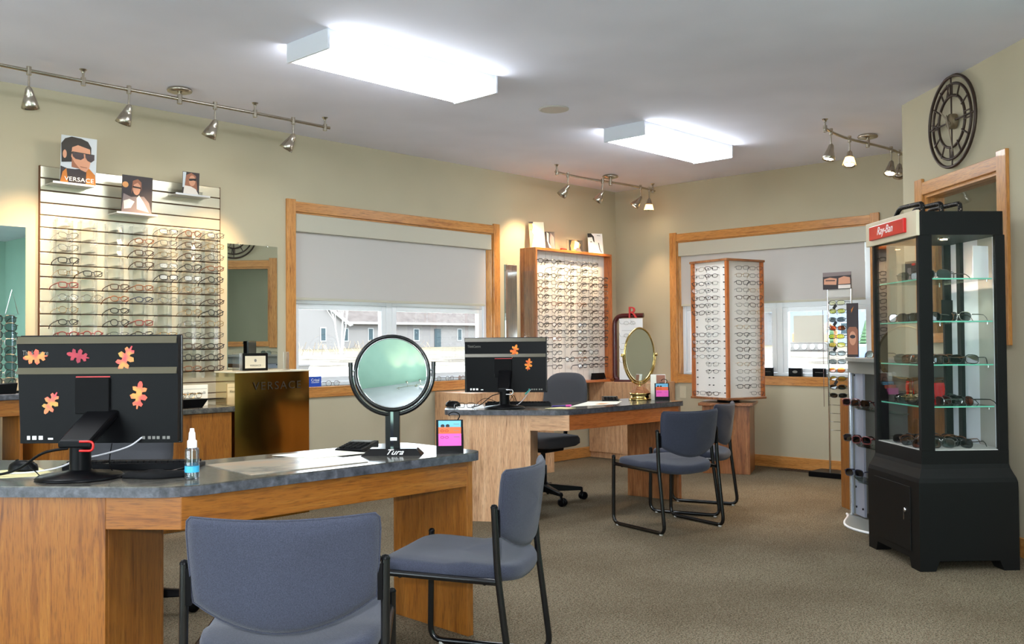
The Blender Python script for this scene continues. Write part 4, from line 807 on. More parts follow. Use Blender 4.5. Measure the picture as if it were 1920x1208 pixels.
for z in SHZ: MB().prism([cpt(.12, .405)[:2], cpt(.9, .405)[:2], cpt(.9, .47)[:2], cpt(.45, .52)[:2], cpt(.2, .45)[:2]], z-.006, z).build('shelf', 'shelf_glass', t)
k = 0
for z, items in zip(SHZ, ((('dark red', .19), ('black', .33)), (('black', .20), ('dark red', .34)), (('navy blue', .22),))):
    for colr, s_ in items:
        M = frameM(cpt(s_, .455, z+.022), -UC); M = M@Matrix(((1, 0, 0, 0), (0, 0, 1, 0), (0, -1, 0, 0), (0, 0, 0, 1)))
        M = T(*cpt(s_, .455, z+.0225))@RZ(math.degrees(math.atan2(UC.y, UC.x))+180+30)
        glasses(M, 'sun', .003, fr(colr), 'lens_black', '%s sunglasses on the %s glass shelf of the grey display' % (colr, ('top', 'middle', 'bottom')[SHZ.index(z)])+(' nearer the black cabinet' if s_ > .3 else ''), 'sunglasses on the grey display', 'sunglasses', 'sunglasses')
glasses(T(*cpt(.26, .33, 1.045+.0225))@RZ(math.degrees(math.atan2(UC.y, UC.x))+180+20), 'sun', .002, fr('gunmetal'), 'lens_smoke grey', 'grey sunglasses lying on top of the grey display', None, 'sunglasses', 'sunglasses')

# ------------------------------------------------------------------ black glass display cabinet
KC = Vector((4.857, 1.809, 0)); MK = T(*KC)@Matrix.Rotation(math.atan2(.719, .695), 4, 'Z')    # x along the front, y towards the room; body lies at y<0
t = thing('display_cabinet', 'tall black glass display cabinet of sunglasses with flared base', 'cabinet', M=MK)
Wc, Dc = .61, .51
rg = [(.05, 0), (.40, 0), (.44, .001), (.462, .006), (.485, .016), (.508, .025), (.53, .03), (.598, .03)]
v = []
for z, i in rg: v += [(i, -Dc+i, z), (Wc-i, -Dc+i, z), (Wc-i, -i, z), (i, -i, z)]
b = MB().add(v, [(j*4+k, j*4+(k+1) % 4, j*4+4+(k+1) % 4, j*4+4+k) for j in range(len(rg)-1) for k in range(4)], False); n = len(rg)*4
b.add(v[:4], [(3, 2, 1, 0)]); b.add(v[-4:], [(0, 1, 2, 3)]); b.build('base', 'cabinet_black', t)
for x0, x1 in ((0, .115), (Wc-.115, Wc)):
    for y0, y1 in ((-.10, 0), (-Dc, -Dc+.10)):
        MB().add([(x0+(.0 if x0 == 0 else .02), y0+(.02 if y1 == 0 else 0), 0), (x1-(.02 if x0 == 0 else 0), y0+(.02 if y1 == 0 else 0), 0), (x1-(.02 if x0 == 0 else 0), y1-(0 if y1 == 0 else .02), 0), (x0+(.0 if x0 == 0 else .02), y1-(0 if y1 == 0 else .02), 0), (x0, y0, .05), (x1, y0, .05), (x1, y1, .05), (x0, y1, .05)], [(3, 2, 1, 0), (4, 5, 6, 7), (0, 1, 5, 4), (1, 2, 6, 5), (2, 3, 7, 6), (3, 0, 4, 7)]).build('foot', 'cabinet_black', t)
d = MB().box(.09, .52, .0, .005, .085, .41).build('door', 'cabinet_black', t, .002)
MB().lathe([(.011, 0), (.011, .006), (.006, .008)], 14, T(.145, .005, .285)@RX(-90)).build('lock', 'chrome', d); MB().box(.142, .148, .012, .014, .235, .285).build('key', 'chrome', d)
IN = .03
for x0 in (IN, Wc-IN-.024):
    for y0, y1 in ((-IN-.072, -IN), (-Dc+IN, -Dc+IN+.05)): MB().box(x0, x0+.024, y0, y1, .598, 1.69).build('post', 'cabinet_black', t, .002)
MB().prism(rr_poly(Wc-2*IN, Dc-2*IN, .02, cx=Wc/2, cy=-Dc/2), 1.69, 1.81).build('header', 'cabinet_black', t, .004)
MB().box(IN+.01, Wc-IN-.01, -Dc+IN+.01, -IN-.01, .598, .602).build('floor_panel', 'grey_cap', t)
MB().box(IN+.024, Wc-IN-.024, -Dc+IN+.006, -Dc+IN+.010, .602, 1.69).build('back_panel', 'reflection_lilac', t)  # lilac panel and grey strip carry the window reflections in their colour
MB().box(.13, .27, -Dc+IN+.010, -Dc+IN+.012, .602, 1.69).build('back_strip', 'reflection_grey', t); MB().box(.42, .46, -Dc+IN+.010, -Dc+IN+.03, .602, 1.69).build('back_strip', 'cabinet_black', t)
for x in (.18, .42):
    hl = MB().lathe([(.028, -.008), (.03, 0)], 16, T(x, -.24, 1.69)).build('puck_light', 'chrome', t); MB().lathe([(.018, -.0095), (.0, -.0095)], 14, T(x, -.24, 1.69)).build('bulb', 'bulb', hl)
    L = bpy.data.lights.new('cabinet_lamp', 'SPOT'); L.energy = 9; L.color = (1, .9, .78); L.spot_size = R(120); L.spot_blend = .7; L.shadow_soft_size = .02; lo = bpy.data.objects.new('cabinet_lamp', L); COL.objects.link(lo); lo.matrix_world = MK@T(x, -.24, 1.675)
MB().box(IN+.025, Wc-IN-.025, -IN-.014, -IN-.009, .602, 1.69).build('front_glass', 'cabinet_glass', t)
for x in (IN+.009, Wc-IN-.014): MB().box(x, x+.005, -Dc+IN+.05, -IN-.072, .602, 1.69).build('side_glass', 'cabinet_glass', t)
CS = (1.472, 1.254, 1.033, .820)
for z in CS:
    s_ = MB().box(IN+.03, Wc-IN-.03, -Dc+IN+.055, -IN-.03, z-.007, z).build('shelf', 'shelf_glass', t)
    e_ = MB().box(IN+.027, IN+.0295, -Dc+IN+.055, -IN-.03, z-.007, z).box(IN+.03, Wc-IN-.03, -IN-.0295, -IN-.027, z-.007, z); e_.build('shelf_edge', 'glass_edge', s_)
    for x in (IN+.03, Wc-IN-.03): MB().lathe([(.004, -.012), (.004, .0)], 8, T(x, -Dc+IN+.08, z-.007)).build('shelf_pin', 'chrome', s_)
sg = MB().box(.008, .618, -IN, -IN+.018, 1.685, 1.815).build('sign_panel', 'cream_sign', t, .003)
rb = MB().box(.115, .535, -IN+.018, -IN+.036, 1.712, 1.788).build('red_sign', 'red', t, .003)
# the brand is written to be read from the front, i.e. running from far left (large x) to near right (small x)
text('lettering', 'Ray-Ban', .062, 'white_print', t, MK.inverted()@frameM(MK@Vector((.335, -IN+.0365, 1.752)), -UC), shear=.35, width=.95)
SUNC = ['black', 'black', 'smoke grey', 'red brown', 'dark grey']
mz = ('on the top shelf', 'on the second shelf', 'on the third shelf', 'on the fourth shelf', 'on the floor')
rows_ = [(CS[0], 3), (CS[1], 9), (CS[2], 9), (CS[3], 11), (.602, 16)]
for si, (z, n) in enumerate(rows_):
    got = []
    while len(got) < n:
        best = max(((random.uniform(.11, .44), random.uniform(-.32, -.10)) for _ in range(12)), key=lambda p: min([math.hypot(p[0]-q[0], p[1]-q[1]) for q in got] or [9]))
        got.append(best)
    for k, (x, y) in enumerate(sorted(got)):
        x = min(max(x, .12), .46); colr = random.choice(['black', 'black', 'gunmetal', 'tortoiseshell', 'thin silver'])
        th = .0022; M = MK@T(x, y, z+.0245)@RZ(222+random.uniform(-35, 35))
        glasses(M, 'sun', th, fr(colr), 'lens_'+random.choice(SUNC), '%s sunglasses %s of the black cabinet, %s from the right' % (colr, mz[si], ORD[k]), 'sunglasses in the black cabinet', 'sunglasses', 'sunglasses')
def stand_card(x, y, z, wd, ht, ry, base_m, shapes, label, cat='card'):
    return pic('picture_card', label, cat, MK@T(x, y, z)@RZ(180+ry)@RX(90), wd, ht, base_m, shapes, th=.003)
stand_card(.44, -.20, CS[0], .12, .12, 20, 'bw_dark', [('logo', 'red', el(.5, .85, .12, .06)), ('figure', 'bw_mid', [(.1, .1), (.4, .1), (.35, .7), (.15, .7)])], 'dark photo card on the top shelf of the black cabinet, left')
stand_card(.20, -.16, CS[0], .14, .19, -40, 'bw_dark', [('logo', 'red', el(.55, .93, .12, .05)), ('figure', 'skin_shade', el(.55, .45, .3, .28)), ('light', 'bw_light', [(.0, .3), (.2, .3), (.2, .6), (0, .6)])], 'dark portrait card on the top shelf of the black cabinet, near corner')
stand_card(.12, -.40, CS[0], .10, .17, -75, 'paper_white', [('figure', 'bw_mid', [(.4, .2), (.6, .2), (.55, .7)])], 'white card on the top shelf of the black cabinet, at the back')
stand_card(.16, -.24, CS[1], .11, .11, -55, 'black_plastic', [('caption', 'white_print', [(.1, .5), (.7, .5), (.7, .56), (.1, .56)]), ('caption', 'white_print', [(.1, .35), (.6, .35), (.6, .41), (.1, .41)]), ('caption', 'white_print', [(.1, .2), (.65, .2), (.65, .26), (.1, .26)])], 'black price card on the second shelf of the black cabinet')
mat('red_gloss', (206, 10, 22), .15)
for (x, y, lb) in ((.42, -.16, 'left'), (.16, -.18, 'right')):
    q = thing('red_block', 'wire framed crumpled red block on the fourth shelf of the black cabinet, '+lb, 'ornament', M=MK@T(x, y, CS[3])@RZ(180-(20 if x > .3 else 50)), group='red blocks in the black cabinet')
    b = MB().grid(lambda a, c: (-.06+.12*a, -.012+.006*math.sin(a*19+c*7), .004+.11*c), 9, 8); b.grid(lambda a, c: (.06-.12*a, .012+.004*math.sin(a*17+c*5), .004+.11*c), 9, 8); b.build('red_panel', 'red_gloss', q)
    MB().tube([(-.07, 0, 0), (-.07, 0, .13), (.12, 0, .13), (.12, 0, 0)], .003, 5).build('wire_frame', 'iron_brown', q)
# black speckled tube rack on top of the cabinet
m = mat('speckled_black', (16, 14, 14), .5, spec=.2); mp = texco(m); a = noise(m, mp, 140, 2); n_, l_, b_ = nodes(m); r = ramp(m, a.outputs[0], [(.62, (16, 14, 14)), (.72, (190, 170, 150))]); l_.new(r.outputs[0], b_.inputs['Base Color'])
q = thing('tube_rack', 'black speckled bent tube display stand on top of the black cabinet', 'display stand', M=MK@T(.36, -.20, 1.81))
for k in range(3): MB().tube(roundpath([(-.20, -.12+.10*k, .008), (-.20, -.12+.10*k, .06), (.12-.03*k, -.12+.10*k, .07), (.20-.03*k, -.12+.10*k, .008)], .03), .0125, 8).build('bent_tube', 'speckled_black', q)
MB().tube([(-.20, -.13, .009), (-.20, .09, .009)], .008, 8).build('cross_tube', 'speckled_black', q)
# power cord behind the cabinet
o = MB().tube(smoothpath([cpt(1.72, .03, .20), cpt(1.70, .06, .12), cpt(1.76, .10, .03), cpt(1.62, .12, .008)]), .004, 6).build('power_cord', 'black_matte'); tag(o, 'black power cord by the baseboard right of the black cabinet', 'cord')
# ------------------------------------------------------------------ all-in-one computers seen from behind
def leafmat(name, c0, c1):
    m = mat(name, c0, .55); mp = texco(m); a = noise(m, mp, 28, 1); r = ramp(m, a.outputs[0], [(.38, c0), (.62, c1)]); n, l, b = nodes(m); l.new(r.outputs[0], b.inputs['Base Color'])
leafmat('leaf_orange', (238, 84, 70), (246, 150, 70)); leafmat('leaf_red', (150, 34, 56), (176, 46, 62)); leafmat('leaf_green', (236, 78, 84), (190, 150, 70)); leafmat('leaf_amber', (226, 96, 26), (240, 150, 40))
def leaf(parent, x, y, L, rot, m, z):
    pts = [(-.03, -.5), (.03, -.5), (.05, -.36), (.2, -.40), (.26, -.30), (.14, -.22), (.12, -.14), (.34, -.16), (.44, -.04), (.30, .04), (.14, .04), (.14, .12), (.32, .16), (.36, .28), (.22, .30), (.12, .28), (.12, .40), (.05, .50), (-.05, .5), (-.12, .40), (-.12, .28), (-.22, .30), (-.36, .28), (-.32, .16), (-.14, .12), (-.14, .04), (-.30, .04), (-.44, -.04), (-.34, -.16), (-.12, -.14), (-.14, -.22), (-.26, -.30), (-.2, -.40), (-.05, -.36)]
    M = T(x, y, z)@RZ(rot); return MB().prism([(p[0]*L*.82, p[1]*L*1.12) for p in pts], 0, .0008, M).build('leaf_sticker', m, parent)
def aio(label, M, leaves, txt=True, arm=0.):
    """x right, y up, z towards the viewer (the back of the computer); origin on the desk below the panel centre"""
    t = thing('desktop_computer', label, 'computer', M=M, group='black all-in-one computers')
    W, y0, y1 = .556, .100, .466
    MB().prism([(-W/2, y1), (W/2, y1), (W/2-.002, y0), (-W/2+.016, y0)], -.030, 0).build('back_shell', 'black_plastic', t, .006)
    MB().box(-W/2-.003, W/2+.003, y0-.004, y1+.003, -.042, -.030).build('screen_bezel', 'black_enamel', t, .003)
    MB().box(-W/2+.012, W/2-.012, y0+.015, y1-.012, -.044, -.042).build('screen', 'black_print', t)
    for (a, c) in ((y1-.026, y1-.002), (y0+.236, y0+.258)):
        MB().add([(-W/2+.004, a, .0), (W/2-.004, a, .0), (W/2-.004, c, .0), (-W/2+.004, c, .0), (-W/2+.004, a, .010), (W/2-.004, a, .010)], [(0, 1, 2, 3), (4, 5, 2, 3)[::1], (0, 4, 5, 1), (0, 3, 4), (1, 5, 2)]).build('reflection_ridge', 'olive_reflection', t)  # ridges coloured olive for the wall and ceiling reflected in them
    r = MB().box(-.075, .045, .205, .222, 0, .004).build('vent_slot', 'black_print', t); MB().box(-.072, .045, .224+.1, .2275+.1, 0, .003).build('red_stripe', 'red', t)
    MB().box(-.072, .045, y0+.10, y0+.222, 0, .012).build('mount_plate', 'black_matte', t, .003)
    fx = .006; fz_ = .135
    if arm: MB().add([(-.055+.02, .185, .0), (.055+.02, .185, .0), (.05+fx, .098, fz_+.035), (-.06+fx, .098, fz_+.035), (-.055+.02, .215, .0), (.055+.02, .215, .0), (.05+fx, .124, fz_+.035), (-.06+fx, .124, fz_+.035)], [(3, 2, 1, 0), (4, 5, 6, 7), (0, 1, 5, 4), (1, 2, 6, 5), (2, 3, 7, 6), (3, 0, 4, 7)]).build('stand_arm', 'black_plastic', t, .008)
    else: MB().add([(-.045, .13, .0), (.045, .13, .0), (.04, .10, fz_+.02), (-.04, .10, fz_+.02), (-.045, .25, .012), (.045, .25, .012), (.04, .128, fz_+.02), (-.04, .128, fz_+.02)], [(3, 2, 1, 0), (4, 5, 6, 7), (0, 1, 5, 4), (1, 2, 6, 5), (2, 3, 7, 6), (3, 0, 4, 7)]).build('stand_arm', 'black_plastic', t, .008)
    Q = T(fx, 0, fz_)@RX(-90)
    MB().lathe([(.0, .0), (.135, .0), (.137, .004), (.128, .012), (.05, .022), (.034, .028)], 40, Q).build('foot', 'black_plastic', t)
    MB().lathe([(.033, .02), (.033, .112)], 24, Q).build('column', 'black_plastic', t)
    MB().tube(roundpath([(.02, .122, fz_+.037), (.065, .122, fz_+.037), (.065, .092, fz_+.037), (.02, .092, fz_+.037)], .02), .004, 6).build('cable_clip', 'red' if arm else 'chrome', t)
    for k, (x, w_) in enumerate(((-.24, .010), (-.222, .014), (-.20, .014), (-.168, .017))): MB().box(x, x+w_, y0+.012, y0+.012+(.013 if k < 3 else .006), 0, .0008).build('label', 'white_print', t)
    for k, x in enumerate((.155, .175, .19, .205, .225, .24)): MB().box(x, x+.010, y0+.012, y0+.022, 0, .001).build('port', 'grey_print', t)
    text('lettering', 'ThinkCentre', .024, 'grey_print', t, T(-.212, y1-.058, .0012), width=.72)
    for (x, y, L, rot, m) in leaves: leaf(t, x, y, L, rot, m, .0015)
    return t
M1 = frameM((1.387, 3.272, ZD), (.68, -.733, 0))
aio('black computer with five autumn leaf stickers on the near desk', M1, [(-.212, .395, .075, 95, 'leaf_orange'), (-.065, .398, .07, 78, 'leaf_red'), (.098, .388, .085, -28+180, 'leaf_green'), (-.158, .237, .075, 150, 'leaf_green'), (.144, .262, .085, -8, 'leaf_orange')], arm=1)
M2 = frameM((4.639, 4.461, ZD+.002), (.62, -.78, 0))
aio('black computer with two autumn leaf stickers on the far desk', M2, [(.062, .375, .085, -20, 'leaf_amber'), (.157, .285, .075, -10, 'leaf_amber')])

def cord(label, pts, r, m, group='computer cables'):
    o = MB().tube(smoothpath(pts, 6), r, 6).build('cable', m); return tag(o, label, 'cable', group)
def w1(x, y, z): return tuple(M1@Vector((x, y, z)))
def w2(x, y, z): return tuple(M2@Vector((x, y, z)))
mat('cable_white', (196, 194, 200), .4)
cord('thick black cable trailing left from the near computer', [w1(-.02, .10, .165), w1(-.10, .085, .17), w1(-.20, .03, .13), w1(-.30, .006, .10), w1(-.46, .006, .06)], .0045, 'black_plastic')
cord('thin black cable hanging beside the near computer stand', [w1(-.09, .09, .15), w1(-.16, .05, .14), w1(-.13, .02, .15), w1(-.10, .004, .17)], .0018, 'black_plastic')
cord('white cable plugged into the back of the near computer', [w1(.155, .118, .002), w1(.12, .09, .03), w1(.04, .066, .05), w1(-.04, .05, .05), w1(-.12, .02, .04), w1(-.24, .005, .05), w1(-.42, .005, .04)], .003, 'cable_white')
cord('thin black cable looping right of the near computer stand', [w1(.06, .10, .02), w1(.07, .03, .06), w1(.12, .004, .10), w1(.18, .004, .12), w1(.13, .004, .15)], .0018, 'black_plastic')
cord('black cable trailing left from the far computer', [w2(-.01, .10, .15), w2(-.08, .08, .14), w2(-.16, .02, .10), w2(-.22, .004, .08)], .003, 'black_plastic')
cord('thin black cable arched left of the far computer', [w2(-.02, .02, .06), w2(-.12, .06, .06), w2(-.17, .04, .07), w2(-.20, .004, .07)], .0018, 'black_plastic')
cord('tangled black cables behind the far computer stand', [w2(.03, .10, .05), w2(.06, .05, .06), w2(.03, .03, .07), w2(.06, .08, .06), w2(.09, .02, .08), w2(.12, .004, .08)], .0022, 'black_plastic')
cord('white cable plugged into the back of the far computer', [w2(.17, .115, .002), w2(.13, .06, .03), w2(.09, .02, .04), w2(.05, .004, .06)], .003, 'cable_white')
mat('plug_teal', (40, 150, 140), .4); cord('short teal plug lead on the far computer', [w2(.165, .118, .002), w2(.155, .105, .018), w2(.135, .085, .03)], .005, 'plug_teal')

def keyboard(label, x, y, ang, z=ZD):
    t = thing('keyboard', label, 'keyboard', (x, y, z), R(ang), 'black computer keyboards')
    MB().add([(-.225, -.075, 0), (.225, -.075, 0), (.225, .075, 0), (-.225, .075, 0), (-.225, -.075, .012), (.225, -.075, .012), (.225, .075, .024), (-.225, .075, .024)], [(3, 2, 1, 0), (4, 5, 6, 7), (0, 1, 5, 4), (1, 2, 6, 5), (2, 3, 7, 6), (3, 0, 4, 7)]).build('case', 'black_plastic', t, .003)
    b = MB(); sl = math.atan2(.012, .15)
    for r_ in range(6):
        for c in range(21):
            if c in (14, 17) and r_ > 0: continue
            b.cbox((-.205+c*.0205, -.052+r_*.021, .0265-.0045+(r_-2.5)*.0017), (.017, .017, .008))
    b.build('keys', 'black_matte', t)['kind'] = 'stuff'; return t
keyboard('black keyboard behind the near computer', 1.53, 3.29, 135); keyboard('black keyboard behind the far computer', 4.83, 4.52, 128.5)
def mouse(label, x, y, a):
    t = thing('computer_mouse', label, 'mouse', (x, y, ZD+.0015), R(a)); o = [(.03*math.copysign(abs(math.cos(q))**.8, math.cos(q)), .055*math.sin(q)) for q in [2*math.pi*k/24 for k in range(24)]]
    pillow(o, [(0, 0), (1, 0), (1.0, .008), (.92, .022), (.6, .034), (0, .037)]).build('shell', 'black_plastic', t); MB().lathe([(.006, -.004), (.006, .004)], 10, T(0, .025, .033)@RY(90)).build('wheel', 'black_matte', t)
mouse('black computer mouse on yellow paper at the left of the near desk', 1.23, 3.50, 30); mouse('black computer mouse at the left end of the far desk', 4.47, 4.80, 20)
def sheet(name, label, cat, pts, m, z=ZD, th=.0012, marks=()):
    t = thing(name, label, cat, (0, 0, 0)); MB().prism(pts, z, z+th).build('sheet', m, t)
    for mm, q in marks: MB().ngon([(p[0], p[1], z+th+.0003) for p in q]).build('print', mm, t)
    return t
m = mat('mat_grey', (150, 142, 128), .25); mp = texco(m); a = noise(m, mp, 6, 3); r = ramp(m, a.outputs[0], [(.35, (122, 118, 110)), (.5, (160, 150, 134)), (.66, (172, 150, 128))]); n_, l_, b_ = nodes(m); l_.new(r.outputs[0], b_.inputs['Base Color'])
sheet('desk_mat', 'glossy grey laminated mat on the near desk', 'desk mat', [(1.725, 3.153), (1.696, 2.804), (2.163, 2.778), (2.19, 3.115)], 'mat_grey', th=.003)
sheet('paper_sheet', 'cream sheet of paper on the near desk between mat and round mirror', 'paper', [(2.035, 3.211), (2.292, 3.188), (2.330, 2.99), (2.08, 3.0)], 'paper', z=ZD+.0031)
mat('paper_yellow', (226, 214, 160), .7)
sheet('paper_sheet', 'pale yellow paper at the left end of the near desk', 'paper', [(1.05, 3.60), (1.30, 3.55), (1.27, 3.30), (1.05, 3.40)], 'paper_yellow')
sheet('paper_sheet', 'white paper at the left end of the far desk', 'paper', [(4.33, 4.62), (4.56, 4.86), (4.70, 4.74), (4.48, 4.50)], 'paper_white')
sheet('paper_sheet', 'cream papers spread across the middle of the far desk', 'paper', [(4.93, 4.14), (5.42, 4.38), (5.62, 4.22), (5.33, 4.05)], 'paper', marks=[('amber', [(5.2, 4.14), (5.34, 4.2), (5.38, 4.15), (5.25, 4.1)])])
sheet('paper_sheet', 'small cream note at the front corner of the far desk', 'paper', [(4.70, 4.16), (4.85, 4.16), (4.86, 4.03), (4.76, 4.02)], 'paper_yellow')
def pen(label, a, c, m, cap='black_plastic', r=.0045, z=ZD+.005):
    t = thing('pen', label, 'pen', (0, 0, 0)); A = Vector((a[0], a[1], z)); C = Vector((c[0], c[1], z)); MB().tube([tuple(A), tuple(A.lerp(C, .7))], r, 8).build('barrel', m, t); MB().tube([tuple(A.lerp(C, .7)), tuple(C)], r*1.12, 8).build('cap', cap, t)
mat('pen_blue', (40, 110, 200), .35); mat('pen_purple', (72, 52, 130), .35)
pen('blue pen beside the spray bottle on the near desk', (1.60, 3.03), (1.49, 3.00), 'pen_blue'); pen('purple pen with pink cap on the far desk', (4.84, 4.22), (4.98, 4.17), 'pen_purple', 'pink'); pen('dark brown pencil behind the spray bottle on the near desk', (1.47, 3.02), (1.62, 3.10), 'iron_brown')
o = pillow([(.10*math.cos(a)*(1+.18*math.sin(3*a)), .035*math.sin(a)*(1+.2*math.cos(4*a))) for a in [2*math.pi*k/26 for k in range(26)]], [(0, 0), (1, 0), (1, .008), (.8, .022), (.45, .018), (.2, .028), (0, .024)]).build('cleaning_cloth', 'black_matte'); o.location = (1.455, 2.985, ZD); o.rotation_euler = (0, 0, R(-40)); tag(o, 'crumpled black cleaning cloth on the near desk by the spray bottle', 'cloth')
def calc(label, x, y, a):
    t = thing('calculator', label, 'calculator', (x, y, ZD), R(a)); MB().add([(-.06, -.085, 0), (.06, -.085, 0), (.06, .085, 0), (-.06, .085, 0), (-.06, -.085, .010), (.06, -.085, .010), (.06, .085, .03), (-.06, .085, .03)], [(3, 2, 1, 0), (4, 5, 6, 7), (0, 1, 5, 4), (1, 2, 6, 5), (2, 3, 7, 6), (3, 0, 4, 7)]).build('case', 'black_plastic', t, .004)
    MB().box(-.045, .045, .04, .07, .026, .0305).build('display', 'grey_print', t)
    for r_ in range(5):
        for c in range(4): MB().cbox((-.036+c*.024, -.065+r_*.021, .0145+r_*.0025), (.018, .015, .006)).build('key', 'black_matte', t)
calc('black calculator behind the round mirror on the near desk', 2.40, 3.155, -62); calc('black calculator beside the brass mirror on the far desk', 5.62, 4.33, -50)

# spray bottle
t = thing('spray_bottle', 'clear spray bottle with white top and blue label on the near desk', 'bottle', (1.525, 2.875, ZD))
clear('bottle_plastic', (.90, .92, .93), .07, .02, .4); mat('label_blue', (60, 168, 210), .4)
MB().lathe([(.0, .001), (.021, .001), (.0225, .006), (.0225, .09), (.020, .098), (.012, .103)], 24).build('body', 'bottle_plastic', t); MB().lathe([(.0228, .022), (.0228, .042)], 24).build('label', 'label_blue', t)
MB().lathe([(.0152, .100), (.0152, .122), (.011, .126), (.010, .148), (.0075, .152), (.0065, .162), (0, .163)], 20).build('nozzle', 'white_print', t)
MB().lathe([(.0205, .003), (.0205, .05), (0, .05)], 20).build('liquid', 'bottle_plastic', t); MB().tube([(0, 0, .01), (0, 0, .12)], .0015, 5).build('dip_tube', 'white_print', t)

# round black table mirror
t = thing('table_mirror', 'large round black-rimmed table mirror on a black stand on the near desk', 'mirror', M=frameM((2.375, 2.895, ZD), (.68, -.733, 0)))
def up_poly(p, z0, z1): return MB().prism(p, z0, z1)
MB().add([(-.118, 0, -.05), (.118, 0, -.05), (.118, 0, .055), (-.118, 0, .055), (-.085, .026, -.03), (.095, .026, -.03), (.095, .026, .03), (-.085, .026, .03)], [(0, 1, 2, 3), (7, 6, 5, 4), (4, 5, 1, 0), (5, 6, 2, 1), (6, 7, 3, 2), (7, 4, 0, 3)]).build('base', 'black_enamel', t, .002)
text('lettering', 'Tura', .036, 'white_print', t, T(.01, .0135, .0435)@RX(-43), shear=.5)
MB().box(-.028, .028, .024, .172, -.012, .012).build('post', 'black_enamel', t, .003); MB().box(-.007, .004, .024, .168, .012, .0135).build('chrome_strip', 'chrome', t); MB().box(-.008, .018, .056, .068, .0137, .0142).build('sticker', 'white_print', t)
CZ = .318
arc = [(.162*math.cos(R(a)), CZ+.162*math.sin(R(a)), 0) for a in range(180, 361, 6)]; arc = [(-.163, CZ+.042, 0), (-.1625, CZ+.02, 0)]+arc+[(.1625, CZ+.02, 0), (.163, CZ+.042, 0)]
SW = RY(17)
MB().tube(arc, .0085, 10, M=SW).build('yoke', 'black_enamel', t); MB().tube([(p[0]*.955, CZ+(p[1]-CZ)*.955, .004) for p in arc[3:-3]], .0025, 6, M=SW).build('yoke_trim', 'chrome', t)
for s in (-1, 1): MB().tube([(s*.142, CZ+.01, 0), (s*.166, CZ+.01, 0)], .005, 8, M=SW).build('pivot', 'chrome', t)
tilt = SW@T(0, CZ, 0)@RX(-6)
MB().tube([tuple(tilt@Vector((.1435*math.cos(2*math.pi*k/56), .1435*math.sin(2*math.pi*k/56), 0))) for k in range(56)], .008, 10, closed=True).build('rim', 'black_enamel', t)
RCv = .95
b = MB(); rings = [(.139*k/10) for k in range(11)]; v = [(0, 0, 0)]; n = 48
for r_ in rings[1:]: v += [(r_*math.cos(2*math.pi*k/n), r_*math.sin(2*math.pi*k/n), RCv-math.sqrt(RCv*RCv-r_*r_)) for k in range(n)]
f = [(0, 1+k, 1+(k+1) % n) for k in range(n)]+[(1+j*n+k, 1+(j+1)*n+k, 1+(j+1)*n+(k+1) % n, 1+j*n+(k+1) % n) for j in range(9) for k in range(n)]
b.add(v, f, True, tilt@T(0, 0, -.008)).build('mirror_glass', 'mirror', t); MB().lathe([(.14, -.010), (.14, -.012), (0, -.013)], 48, tilt).build('backing', 'black_enamel', t); MB().tube([tuple(tilt@Vector((.1355*math.cos(2*math.pi*k/56), .1355*math.sin(2*math.pi*k/56), .004))) for k in range(56)], .002, 6, closed=True).build('rim_trim', 'chrome', t)

# brass mirror on the far desk
t = thing('table_mirror', 'round brass table mirror turned sideways on the far desk', 'mirror', M=frameM((5.83, 4.21, ZD), (.9987, .05, 0)))
MB().lathe([(.082, 0), (.086, .006), (.082, .012), (.074, .014), (.074, .040), (.084, .046), (.080, .054)], 28, RX(-90)).build('base', 'brass', t); MB().lathe([(.074, .054), (.042, .098), (.030, .104)], 6, RX(-90), smooth=False).build('wood_cone', 'oak_brown_z', t)
MB().lathe([(.012, .10), (.009, .125), (.014, .135), (.008, .145)], 14, RX(-90)).build('stem', 'brass', t)
cz = .337; rr_ = .218
MB().tube([(rr_*math.cos(R(a)), cz+rr_*math.sin(R(a)), 0) for a in range(180, 361, 8)], .008, 10).build('yoke', 'brass', t)
for s in (-1, 1): MB().lathe([(.006, 0), (.006, .02), (.013, .024), (.013, .034), (.006, .036)], 12, T(s*.20, cz, 0)@RY(90*s)).build('knob', 'brass', t)
MB().tube([(.2*math.cos(2*math.pi*k/48), cz+.2*math.sin(2*math.pi*k/48), 0) for k in range(48)], .008, 8, closed=True).build('rim', 'brass', t); MB().lathe([(.197, .001), (.197, -.001)], 48, T(0, cz, 0)).build('mirror_glass', 'mirror', t)

